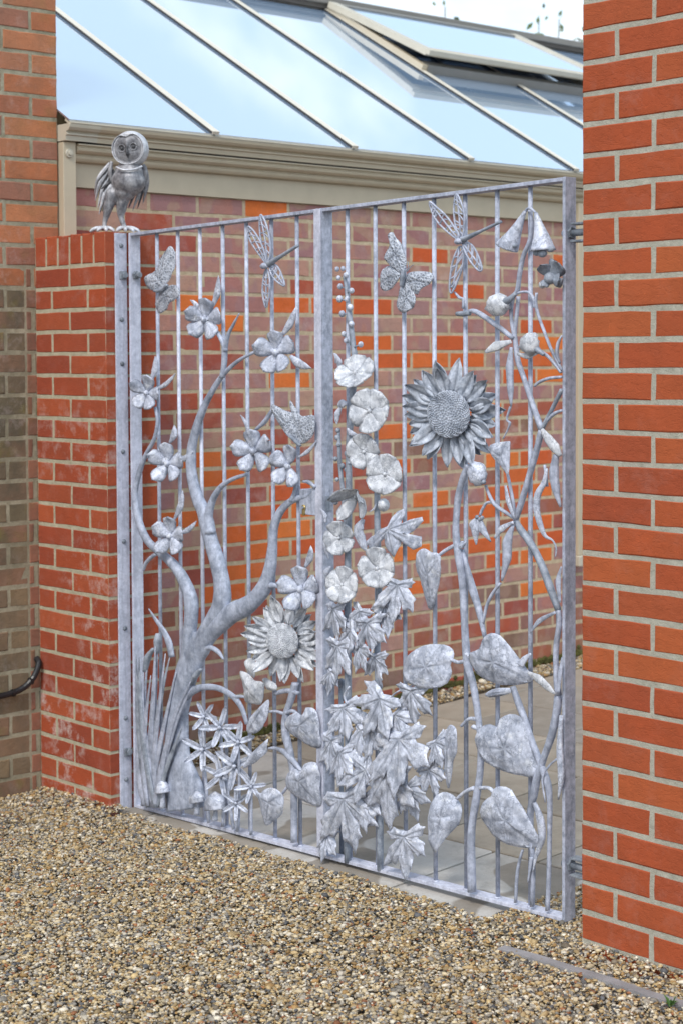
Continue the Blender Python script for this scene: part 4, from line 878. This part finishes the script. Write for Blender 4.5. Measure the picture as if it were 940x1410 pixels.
buds(rg, 'F', [430, 684], 8, .066, Z_PETAL)
for i, (c, rx, rot, tz, k, W) in enumerate([((489, 514), 29, .3, .75, .5, .60), ((509, 566), 31, .9, .1, .5, .60), ((501, 622), 25, .5, -.1, .5, .60), ((530, 653), 28, .2, .05, .5, .60), ((467, 741), 23, .7, 0, .6, .60), ((471, 805), 26, .1, .1, .5, .60), ((519, 783), 29, .4, .1, .45, .60)]):
    flower(rg, 'hollyhock_flower', c, rx, Z_PETAL, 5, rot, Y=.055 - .002 * (i % 3), k=k, W=.70, cup=.20, tz=tz, seed=60 + i, button=.10, wv=.12)
bell = flower(rg, 'hollyhock_flower', (490, 683), 27, Z_PETAL, 5, .6, Y=.055, k=.3, W=.5, cup=.9, tz=-.5, seed=77, button=.1, wv=.2)
for a, b, w in [((462, 500), (459, 486), 7), ((466, 508), (461, 488), 8), ((470, 560), (464, 585), 9), ((478, 556), (466, 562), 12), ((448, 720), (440, 700), 6), ((449, 735), (453, 770), 7), ((495, 725), (505, 760), 14), ((500, 715), (492, 745), 14), ((478, 590), (492, 598), 8), ((508, 705), (517, 690), 3), ((500, 750), (512, 738), 8), ((455, 780), (448, 800), 9)]: sprig(rg, a, b, w, Z_LEAF, .068)
# ---- maple leaves. lobes: (angle from the leaf's tip direction, length)
def maple(gate, c, R, rot, Y, seed, squash=1.0, mat=Z_LEAF, tilt=(0, 0)):
    "rot: direction of the middle lobe in degrees, 0 = right, 90 = down the picture"
    rr = random.Random(seed); lob = [(0, 1.0), (48, .92), (-48, .92), (102, .66), (-102, .66)]; pts = []
    order = sorted(lob); fr = []
    for i, (a, l) in enumerate(order):
        l *= rr.uniform(.88, 1.1); a += rr.uniform(-6, 6)
        fr += [(a - 21, l * .56), (a - 17, l * .76), (a - 9, l * .76), (a, l), (a + 9, l * .78), (a + 17, l * .74), (a + 21, l * .56)]
        if i < 4: fr.append(((a + order[i + 1][0]) / 2, .42))
    fr.append((180, .12)); out_, tips = [], []
    for a, l in fr:
        t = radians(rot + a); x, y = c[0] + R * 1.12 * l * cos(t) * squash * 1.12, c[1] + R * 1.12 * l * sin(t); out_.append((x, y))
    for a, l in order: t = radians(rot + a); tips.append((c[0] + R * l * .95 * cos(t) * squash, c[1] + R * l * .95 * sin(t)))
    return relief('maple_leaf', out_, c, Z_MAPLE, gate, Y, rr.uniform(.006, .013), tips, tilt or (rr.uniform(-.2, .2), rr.uniform(-.2, .2)), 0, per=3, rings=8, wave=.0045, groove=.0035, seed=seed)
relief('maple_leaf', Q('F', 455, 812, 478, 760, 500, 722, 540, 706, 543, 740, 522, 800, 580, 772, 640, 758, 650, 782, 598, 838, 570, 862, 640, 878, 648, 935, 605, 958, 560, 930, 530, 898, 522, 950, 500, 1000, 462, 960, 440, 885, 400, 945, 362, 948, 362, 898, 400, 840), Q('F', 468, 832)[0], Z_LEAF, rg, .060, .010, Q('F', 530, 715, 640, 770, 640, 920, 500, 990, 370, 930), (.1, .1), 0, per=3, groove=.0035)
LV = [((548, 806), 46, 95, .60, .062), ((497, 842), 34, 110, .62, .066), ((462, 838), 44, 88, .58, .064), ((508, 858), 44, 80, .70, .055), ((484, 868), 34, 150, .62, .058), ((466, 890), 48, 92, .52, .060), ((517, 905), 38, 88, .62, .066),
      ((525, 962), 54, 118, .66, .056), ((566, 952), 46, 92, .66, .062), ((550, 1018), 74, 82, .62, .054), ((473, 975), 42, 78, .62, .062), ((470, 1036), 44, 85, .56, .058), ((534, 1066), 66, 88, .62, .050), ((505, 1060), 46, 160, .62, .054),
      ((476, 1100), 70, 84, .56, .052), ((558, 1152), 52, 86, .64, .060), ((600, 1022), 36, 60, .6, .066), ((590, 1060), 40, 70, .6, .068), ((458, 925), 30, 100, .5, .068), ((500, 1005), 40, 100, .55, .070), ((452, 1150), 34, 95, .5, .068), ((495, 890), 36, 60, .6, .064), ((530, 835), 40, 70, .62, .066), ((545, 985), 40, 60, .62, .066), ((512, 1000), 48, 100, .6, .064), ((500, 1100), 42, 80, .6, .066), ((560, 1085), 46, 75, .6, .062), ((458, 1020), 44, 90, .5, .070)]
for i, (c, R, rot, sq, Y) in enumerate(LV): maple(rg, c, R, rot, Y, 100 + i, sq, Z_LEAF, (random.uniform(-.25, .15), random.uniform(-.15, .25)))
for a in [(478, 970, 474, 958, 481, 945), (536, 962, 543, 955, 551, 950), (474, 1037, 482, 1034, 490, 1030), (560, 948, 572, 940, 585, 930), (488, 1094, 500, 1085, 520, 1072)]: limb('leaf_stalk', Q('P', *a), [2.2, 2.4, 2.2], .060, Z_LEAF, rg, 1, 6)
# ---- heart leaves of the tall sunflower
HR = [(Q('F', 610, 1012, 622, 975, 650, 952, 690, 950, 730, 970, 775, 972, 806, 990, 808, 1030, 790, 1110, 755, 1220, 702, 1325, 665, 1270, 632, 1180, 612, 1090), Q('F', 712, 1105)[0], Q('F', 700, 1318, 640, 970, 790, 1010, 640, 1150, 760, 1180, 700, 965), (-.25, -.1)),
      (Q('H', 480, 300, 492, 240, 535, 195, 590, 176, 650, 180, 692, 205, 700, 250, 688, 285, 692, 350, 650, 394, 570, 398, 510, 370, 482, 340), Q('H', 590, 290)[0], Q('H', 485, 300, 690, 270, 640, 190, 560, 190, 640, 385, 560, 385), (.15, .1)),
      (Q('I', 148, 200, 160, 180, 195, 165, 208, 130, 235, 103, 265, 98, 300, 130, 340, 195, 372, 255, 402, 300, 360, 322, 300, 328, 240, 318, 190, 290, 160, 250), Q('I', 255, 225)[0], Q('I', 395, 300, 160, 200, 240, 110, 310, 150, 240, 315, 190, 285), (.1, -.15)),
      (Q('I', 190, 580, 195, 530, 210, 500, 240, 490, 268, 503, 282, 468, 318, 448, 350, 462, 380, 510, 405, 590, 420, 690, 412, 725, 360, 718, 290, 695, 225, 650), Q('I', 305, 595)[0], Q('I', 415, 718, 270, 505, 330, 455, 200, 580, 290, 690, 390, 560), (.2, .0)),
      (Q('I', 205, 900, 208, 845, 222, 815, 248, 800, 258, 770, 288, 757, 325, 775, 365, 845, 400, 920, 432, 1000, 428, 1028, 370, 1030, 300, 1012, 240, 970), Q('I', 310, 905)[0], Q('I', 425, 1022, 255, 800, 300, 765, 212, 900, 290, 1005, 370, 870), (.1, -.1)),
      (Q('J', 212, 350, 222, 270, 245, 208, 280, 192, 308, 212, 320, 250, 308, 320, 278, 400, 255, 490, 238, 470, 222, 410), Q('J', 265, 310)[0], Q('J', 250, 485, 300, 215, 235, 260), (-.4, 0)),
      (Q('J', 178, 620, 190, 560, 212, 515, 245, 508, 275, 540, 298, 600, 285, 660, 240, 720, 208, 785, 192, 750, 182, 690), Q('J', 235, 620)[0], Q('J', 205, 775, 245, 515, 290, 600, 190, 600), (.4, 0)),
      (Q('J', 428, 52, 455, 32, 500, 24, 550, 30, 540, 48, 500, 62, 450, 68), Q('J', 485, 47)[0], Q('J', 548, 35, 432, 55), (0, .3))]
for i, (o_, c, v_, tl) in enumerate(HR): relief('heart_leaf', o_, c, Z_LEAF, rg, .062 if i != 7 else .075, .014, v_, tl, 2, per=3, wave=.004, groove=.003, seed=i + 20)
sunflower(rg, (619, 570), 32, 75, 18, .05, Z_SUN, .056, .42, 23, W=.14, D=.24)
limb('sunflower_stem', Q('P', 644, 640, 638, 655, 631, 680, 628, 705, 627, 733, 630, 760, 636, 800, 638, 840, 640, 880, 643, 915, 651, 945, 658, 990, 661, 1030, 660, 1065, 654, 1105, 648, 1150, 649, 1228), [8, 9, 9, 8, 9, 10, 10, 9, 9, 10, 9, 8, 8, 9, 10, 10, 11], .072, Z_FRAME, rg, .9)
for a in [(628, 750, 614, 757, 602, 766), (640, 910, 630, 912, 620, 908), (655, 990, 645, 990, 634, 1000), (652, 1085, 640, 1090, 628, 1100), (660, 1085, 672, 1085, 680, 1092), (641, 900, 646, 905, 652, 903), (650, 1000, 656, 1003, 662, 1000)]: limb('leaf_stalk', Q('P', *a), [6, 5, 4], .069, Z_LEAF, rg, .9)
limb('twig', Q('P', 636, 745, 634, 753, 641, 746), [3, 7, 2], .068, Z_FRAME, rg)
# ---- bean and sweet pea vines up the hinge side
V_ = Z_FRAME
def vine(pts, w, Y=.080, mat=V_, **k): return limb('vine', pts, w, Y, mat, rg, 1, 8, 4, **k)
vine(Q('P', 728, 289, 731, 305, 729, 330, 720, 352, 715, 375, 712, 398, 708, 405), [4, 5, 5, 5, 5, 5, 5])
vine(Q('P', 706, 408, 703, 425, 704, 445, 708, 464, 712, 495, 721, 522, 733, 558, 745, 592), [4, 4, 4, 5, 6, 6, 6, 7])
vine(Q('P', 713, 408, 711, 430, 708, 455, 708, 466), [4, 4, 4, 5])
vine(Q('P', 745, 592, 738, 620, 728, 655, 717, 692, 709, 717), [7, 7, 7, 7, 6])
vine(Q('P', 709, 717, 718, 732, 727, 744, 738, 763, 748, 785, 757, 810, 768, 840), [6, 8, 8, 8, 8, 8, 7], mat=Z_DARK)
vine(Q('P', 768, 840, 769, 860, 765, 890, 765, 925, 768, 958), [6, 6, 6, 6, 8])
vine(Q('P', 768, 958, 765, 985, 758, 1015, 748, 1043, 739, 1070, 734, 1095, 729, 1127, 733, 1190, 732, 1248), [9, 9, 9, 8, 9, 9, 7, 5, 5])
vine(Q('P', 773, 536, 765, 552, 755, 572, 745, 592), [5, 5, 5, 5], mat=Z_DARK)
vine(Q('P', 773, 565, 762, 570, 752, 580, 746, 590), [4, 5, 4, 4])
vine(Q('P', 705, 945, 712, 965, 722, 992, 732, 1022, 742, 1048, 753, 1079, 756, 1105, 756, 1140, 755, 1200, 753, 1254), [6, 7, 7, 7, 7, 8, 6, 5, 5, 5])
vine(Q('P', 719, 1170, 715, 1183, 711, 1205, 709, 1243), [3, 3.5, 3.5, 3.5])
vine(Q('P', 709, 715, 696, 706, 684, 698, 677, 690, 671, 677, 668, 668), [4, 4.5, 5, 4, 3.5, 3]); vine(Q('P', 680, 692, 670, 692, 664, 700, 660, 710), [3, 3.5, 3.5, 3])
vine(Q('P', 708, 715, 706, 695, 702, 672, 698, 652), [4, 4, 3.5, 3])
vine(Q('P', 688, 803, 677, 818, 669, 835, 664, 860), [4, 4, 3.5, 3]); vine(Q('P', 636, 756, 642, 780, 650, 812, 658, 838, 667, 878), [3, 5, 8, 7, 4])
limb('rod', Q('P', 640, 430, 654, 429, 680, 446, 706, 466), [4, 7, 7, 6], .074, Z_FRAME, rg, 1); limb('rod_socket', Q('P', 628, 432, 637, 432, 646, 431), [6, 8, 7], .072, Z_DARK, rg, 1); vine(Q('P', 625, 402, 632, 410, 637, 412, 637, 425), [2, 4, 3, 3])
vine(Q('P', 738, 403, 737, 418, 741, 436, 750, 460, 759, 483, 773, 510), [3, 3.5, 3.5, 3.5, 3.5, 3.5]); vine(Q('P', 711, 404, 718, 402, 728, 403, 734, 412, 735, 424), [3.5, 3.5, 3.5, 3.5, 3])
vine(Q('P', 735, 532, 742, 526, 755, 521, 773, 519), [3, 4.5, 4.5, 4]); vine(Q('P', 744, 484, 755, 492, 766, 505, 772, 513), [5, 4.5, 4, 4]); vine(Q('P', 773, 462, 768, 472, 766, 488, 770, 500), [2, 4, 4, 3])
vine(Q('P', 702, 560, 697, 577, 701, 582, 699, 590, 692, 604), [3, 2.2, 3, 2, 1.6]); vine(Q('P', 733, 460, 738, 475, 742, 485), [3, 4, 6])
vine(Q('P', 749, 640, 751, 655, 752, 670), [3, 3, 4])
for i, (p_, w) in enumerate([(Q('P', 703, 478, 701, 505, 702, 535, 703, 560), [4, 10, 9, 2]), (Q('P', 752, 645, 748, 665, 740, 680, 738, 700, 743, 722, 750, 738, 760, 744, 765, 755, 764, 767), [3, 8, 9, 9, 8, 5, 2.5, 2.5, 1.5]), (Q('P', 765, 626, 762, 650, 765, 675, 771, 698), [8, 13, 11, 3]),
        (Q('P', 706, 722, 698, 745, 697, 770, 690, 800), [4, 13, 12, 3]), (Q('P', 735, 1105, 743, 1128, 745, 1155, 737, 1180, 733, 1200), [5, 10, 10, 5, 1.5]), (Q('P', 772, 985, 770, 1030, 772, 1070, 768, 1101), [5, 9, 9, 2]),
        (Q('P', 750, 1105, 746, 1072, 755, 1055, 766, 1045), [2, 3, 3, 3]), (Q('P', 726, 1215, 729, 1195, 731, 1180), [2, 4, 6])]):
    limb('bean_pod', p_, w, .068, Z_LEAF if i in (1, 4, 5) else Z_FRAME, rg, .55, 8, 5)
for i, (p_, w, m_) in enumerate([(Q('P', 726, 926, 740, 934, 753, 946, 764, 956), [4, 11, 10, 2], Z_PETAL), (Q('P', 745, 591, 754, 604, 763, 616, 771, 628), [5, 13, 15, 6], Z_PETAL), (Q('P', 680, 741, 690, 728, 706, 719), [3, 9, 4], Z_LEAF), (Q('P', 695, 668, 699, 690, 707, 714), [3, 7, 3], Z_LEAF),
        (Q('P', 729, 872, 742, 855, 764, 843), [2, 7, 4], Z_LEAF), (Q('P', 716, 917, 721, 908, 730, 900), [9, 9, 3], Z_LEAF), (Q('P', 667, 485, 682, 477, 703, 470), [4, 14, 5], Z_PETAL), (Q('P', 772, 780, 768, 800, 770, 830), [2, 8, 4], Z_FRAME), (Q('P', 773, 905, 770, 930, 768, 955), [2, 7, 4], Z_FRAME), (Q('P', 711, 487, 725, 490, 740, 486), [3, 9, 3], Z_PETAL)]):
    limb('bean_leaf', p_, w, .062, m_, rg, .3, 8, 6)
# bell flowers at the top
for pa, pb, lobes in (((Q('P', 722, 291, 712, 312, 703, 330, 697, 341)), [4, 12, 22, 27], [(691, 334, 8), (700, 341, 9), (707, 338, 8)]), ((Q('P', 737, 293, 741, 310, 745, 328, 747, 345)), [4, 11, 20, 30], [(738, 348, 9), (746, 349, 11), (757, 343, 9)])):
    b_ = empty('bell_flower', at(*pa[0], .06), parent=rg); limb('bell', pa, pb, .062, Z_LEAF, b_, .8, 14, 5, cap=.03)
    for x, y, r in lobes: P = at(x, y, .055); s_ = mpp(P); Geo().ball(P, r * s_ * .8, (.9, .6, .62), 10, 7).obj('bell_lip', Z_DARK, b_, True)
limb('vine', Q('P', 722, 292, 726, 287, 731, 288, 737, 293), [3, 3.5, 3.5, 3], .066, Z_FRAME, rg, 1)
# pea flowers: rounded standard petal, folded wings and a calyx
def pea(c, r, ang, mat, Y=.058):
    fr = frame_at(c, Y, .5); s_ = mpp(fr[0]); pf = empty('pea_flower', fr[0], parent=rg)
    for i, (a, L, W, cup) in enumerate([(ang, 1.1, .75, .5), (ang + 1.1, .8, .5, .8), (ang - 1.1, .8, .5, .8), (ang + pi, .55, .35, .4)]): petal(pf, fr, a, r * s_ * L, r * s_ * W, mat, 'round', cup, .3, seed=i + 9, lift=.002 * i)
    Geo().ball(fr[0] + fr[3] * .004, r * s_ * .35, (1, 1, 1), 9, 6).obj('calyx', Z_DARK, pf, True)
def blob(c, r, mat, Y, sc):
    P = at(*c, Y); s_ = mpp(P); pf = empty('pea_flower', P, parent=rg); bm = bmesh.new(); bmesh.ops.create_icosphere(bm, subdivisions=3, radius=r * s_)
    for v in bm.verts: v.co *= 1 + .42 * abs(noise.noise(v.co * 60 + Vector(P) * 9)) - .12 + .10 * noise.noise(v.co * 130)
    v = [Vector((q.co.x * sc[0], q.co.y * sc[1], q.co.z * sc[2])) + P for q in bm.verts]; f = [[q.index for q in p.verts] for p in bm.faces]; bm.free(); mesh('blossom', v, f, mat, pf, True)
    return pf
b1 = blob((684, 420), 16, Z_PETAL, .060, (1.25, .7, 1.0)); limb('calyx', Q('P', 694, 416, 702, 411, 709, 404), [11, 8, 5], .060, Z_DARK, b1, .9)
b2 = blob((728, 474), 14, Z_PETAL, .060, (1.25, .7, 1.05)); limb('calyx', Q('P', 736, 480, 742, 484, 748, 489), [9, 7, 4], .060, Z_DARK, b2, .9)
pea((757, 383), 25, .9, Z_DARK, .064); Geo().ball(at(746, 392, .06), .010, (1, 1, 1), 10, 7).obj('pea_bud', Z_PETAL, rg, True); limb('calyx', Q('P', 765, 388, 772, 390), [13, 14], .064, Z_DARK, rg, .5)
relief('pea_petal', Q('G', 318, 335, 350, 310, 420, 298, 438, 310, 440, 400, 443, 500, 425, 490, 380, 430, 345, 385), Q('G', 400, 390)[0], Z_LEAF, rg, .060, .008, Q('G', 440, 495, 330, 340, 420, 305), (.1, .1), 2)
b3 = blob((656, 652), 15, Z_LEAF, .060, (1.1, .6, 1.1)); limb('calyx', Q('P', 650, 664, 658, 663, 667, 664), [3, 9, 5], .058, Z_DARK, b3, .9)
pf = empty('pea_flower', at(660, 712, .06), parent=rg)
for a in [(659, 715, 654, 730, 655, 750), (660, 715, 663, 728, 675, 746), (657, 714, 651, 722, 652, 735)]: limb('petal', Q('P', *a), [6, 11, 2], .060, Z_LEAF, pf, .5)
for x, y in ((656, 712), (660, 715), (663, 713)): Geo().ball(at(x, y, .057), .006, (1, 1, 1), 7, 5).obj('calyx', Z_DARK, pf, True)

# ------------------------------------------------------------------ the owl on the coping
s0 = at(160, 316, .07); OB = Vector((s0.x, s0.y, ZP + .1075)); so = mpp(OB); OR = Vector((RX.x, RX.y, 0)).normalized(); OF = Vector((OR.y, -OR.x, 0)) 
def ow(x, y, d=0): return OB + OR * ((x - 160) * so) + Vector((0, 0, (317.5 - y) * so)) + OF * d
owl = empty('owl_statue', OB, 'grey metal owl sculpture standing on the left pier, head tilted to one side', 'sculpture')
k_ = so
g = Geo()
for x, y, d, rx, ry, rz in [(178, 247, .002, 26.5, 22, 21), (179, 236, .0, 23, 19, 17), (182, 222, 0, 14, 13, 14), (183, 206, -.004, 17, 15, 14), (171, 262, -.002, 18, 15, 13), (156, 266, 0, 10, 10, 12), (170, 269, 0, 10, 10, 12)]:
    g.ball(ow(x, y, d), k_, (rx, ry, rz), 28, 18)
g.tube([ow(155, 264), ow(150, 282), ow(146.5, 296), ow(144.5, 306, .003), ow(144.5, 313, .005)], [9.5 * k_, 7.2 * k_, 3.8 * k_, 3.3 * k_, 3.8 * k_], 14, 4)
g.tube([ow(170, 268), ow(168, 284), ow(167.5, 297), ow(171, 307, .003), ow(172.5, 313, .005)], [9.5 * k_, 7.2 * k_, 3.9 * k_, 3.4 * k_, 3.9 * k_], 14, 4)
tmp = g.obj('owl_tmp', Z_OWL, owl, True); rm = tmp.modifiers.new('r', 'REMESH'); rm.mode = 'VOXEL'; rm.voxel_size = .0026
sm_ = tmp.modifiers.new('s', 'SMOOTH'); sm_.factor = .6; sm_.iterations = 6
m2 = bpy.data.meshes.new_from_object(tmp.evaluated_get(bpy.context.evaluated_depsgraph_get())); bpy.data.objects.remove(tmp)
for v_ in m2.vertices: v_.co += v_.normal * .0014 * noise.noise(v_.co * 45)
m2.polygons.foreach_set('use_smooth', [True] * len(m2.polygons)); m2.materials.clear(); m2.materials.append(Z_OWL); m2.name = 'owl_body'
body = bpy.data.objects.new('owl_body', m2); COL.objects.link(body); body.parent = owl; ORG[body.name] = ORG[owl.name]
for fx, toes in ((144.5, [(-19, .022), (-8, .034), (5, .034), (15, .020)]), (172.5, [(-10, .03), (3, .036), (14, .026), (21, .010)])):
    for dx, d in toes: Geo().tube([ow(fx, 311.5, .004), ow(fx + dx * .45, 311, d * .55), ow(fx + dx * .8, 313.5, d * .9), ow(fx + dx, 316.4, d)], [.0075, .0075, .0065, .003], 8).obj('toe', Z_OWLW, owl, True)
# head shell, heart-shaped face, eyes, beak
HC = ow(182.5, 203.5, .010); tl = radians(-7)
HR_ = OR * cos(tl) + Vector((0, 0, 1)) * sin(tl) * -1; HU = Vector((0, 0, 1)) * cos(tl) + OR * sin(tl)
hd = (OF * .96 - OR * .20 + Vector((0, 0, -.04))).normalized(); HR_ = (HR_ - hd * HR_.dot(hd)).normalized(); HU = (HU - hd * HU.dot(hd) - HR_ * HU.dot(HR_)).normalized()
def hp(x, y, d): return HC + HR_ * (x * k_) + HU * (y * k_) + hd * d
v, f = [], []; K, N = 20, 36
for i in range(K + 1):                                                 # head: egg with an open face socket
    t = pi * .03 + (pi * .94) * i / K
    for j in range(N):
        a = 2 * pi * j / N; R = 24.6; z = cos(t) * 24; rr_ = sin(t) * R
        d = z
        if z > 9: rr_ = rr_; 
        v.append(hp(cos(a) * rr_, sin(a) * rr_ * 1.02, (d * k_ * .95) if z < 14 else (14 * .95 - (z - 14) * .55) * k_))
f = [(i * N + j, (i + 1) * N + j, (i + 1) * N + (j + 1) % N, i * N + (j + 1) % N) for i in range(K) for j in range(N)] + [tuple(range(N))[::-1], tuple(K * N + j for j in range(N))]
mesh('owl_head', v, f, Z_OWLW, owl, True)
def heart(a):   # radius of the face disc by angle
    return 22.3 * (1 - .24 * math.exp(-((a - pi / 2 + pi) % (2 * pi) - pi) ** 2 / .10)) * (1 + .02 * cos(2 * a)) * (1 - .06 * math.exp(-((a + pi / 2 + pi) % (2 * pi) - pi) ** 2 / .3))
v, pat = [hp(0, 0, 14.5 * k_)], [.5]
for i in range(1, 11):
    t = i / 10
    for j in range(48):
        a = 2 * pi * j / 48 - pi; r = heart(a) * t; x, y = cos(a) * r, sin(a) * r
        e = sum(math.exp(-(hyp(x - ex, y - 1.5) / 6.0) ** 2) for ex in (-8.5, 8.5)); ridge = math.exp(-(x / 2.6) ** 2) * (y > -8) * (1 - max(0, y) / 30)
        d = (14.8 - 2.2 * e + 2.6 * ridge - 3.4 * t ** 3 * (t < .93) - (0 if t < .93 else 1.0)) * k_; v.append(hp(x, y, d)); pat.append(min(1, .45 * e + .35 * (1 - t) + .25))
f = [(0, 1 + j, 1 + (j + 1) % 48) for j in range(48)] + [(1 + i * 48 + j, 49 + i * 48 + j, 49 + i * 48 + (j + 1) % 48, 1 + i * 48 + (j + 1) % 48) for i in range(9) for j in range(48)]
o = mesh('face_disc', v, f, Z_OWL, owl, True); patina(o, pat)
Geo().tube([hp(cos(a) * heart(a), sin(a) * heart(a), 13.6 * k_) for a in [2 * pi * j / 40 - pi for j in range(41)]], .0015, 6, 1).obj('face_rim', Z_OWLW, owl, True)
for ex in (-8.5, 8.5):
    e_ = empty('eye', hp(ex, 1.5, 13 * k_), parent=owl)
    Geo().tube([hp(ex + cos(a) * 5.0, 1.5 + sin(a) * 5.0, 14.0 * k_) for a in [2 * pi * j / 16 for j in range(17)]], .0014, 6, 1).obj('eye_ring', Z_OWL, e_, True)
    Geo().ball(hp(ex, 1.5, 12.4 * k_), 2.4 * k_, (1, 1, 1), 12, 8).obj('eyeball', Z_OWLD, e_, True)
Geo().tube([hp(0, 3, 16.5 * k_), hp(0, -3, 18.5 * k_), hp(0, -8.5, 18.8 * k_), hp(0, -12.5, 16 * k_)], [.002, .0048, .0048, .0012], 8).obj('beak', Z_OWLD, owl, True)
Geo().tube([ow(164, 229, .045), ow(172, 233, .058), ow(182, 234, .062), ow(192, 232, .056), ow(199, 228, .042)], .0035, 8, 4).obj('neck_seam', Z_OWLW, owl, True)
# wings with separate feathers
for side, sh, tips in ((-1, (154, 222), [(129, 264), (132, 268), (130, 273), (135, 279), (134, 284), (138, 289), (136, 292), (141, 288), (143, 283), (146, 277), (144, 268), (140, 258)]), (1, (201, 226), [(197, 272), (193, 268), (196, 277), (189, 283), (182, 287), (186, 280), (191, 274), (177, 284), (199, 262)])):
    w_ = empty('wing', ow(sh[0], sh[1]), parent=owl)
    for i, (tx, ty) in enumerate(tips):
        a = ow(sh[0] + side * (1 - i * .6), sh[1] + i * 1.4, .012 - .004 * i); b = ow(tx, ty, -.035 + .004 * i); mid = (a + b) / 2 + OR * side * .004 * (3 - i * .4) + OF * .012
        P = spline([a, mid, b], 8); v = []; n_ = len(P); wd = (OF * .25 + OR * (.6 if side < 0 else .6)).normalized() 
        for q, p in enumerate(P):
            t = q / (n_ - 1); w = .0062 * (sin(pi * min(1, t * .86 + .14)) ** .6) * (1 - .3 * t) + .0004
            tn = (P[min(q + 1, n_ - 1)] - P[max(q - 1, 0)]).normalized(); sd_ = tn.cross(OF).normalized()
            v += [p - sd_ * w, p + OF * .0022, p + sd_ * w, p - OF * .0012]
        f = [(q * 4 + k, q * 4 + (k + 1) % 4, q * 4 + 4 + (k + 1) % 4, q * 4 + 4 + k) for q in range(n_ - 1) for k in range(4)] + [(0, 3, 2, 1), ((n_ - 1) * 4, (n_ - 1) * 4 + 1, (n_ - 1) * 4 + 2, (n_ - 1) * 4 + 3)]
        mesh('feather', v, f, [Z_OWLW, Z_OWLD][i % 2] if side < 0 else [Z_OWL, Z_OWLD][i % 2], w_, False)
    P = [ow(sh[0] - side * 2, sh[1] - 2, .012), ow(sh[0] + side * 1, sh[1] + 12, .008), ow(sh[0] + side * -1, sh[1] + 28, .0)]
    Geo().tube(P, [.007, .009, .003], 10, 5, .8).obj('wing_cover', Z_OWL, w_, True)
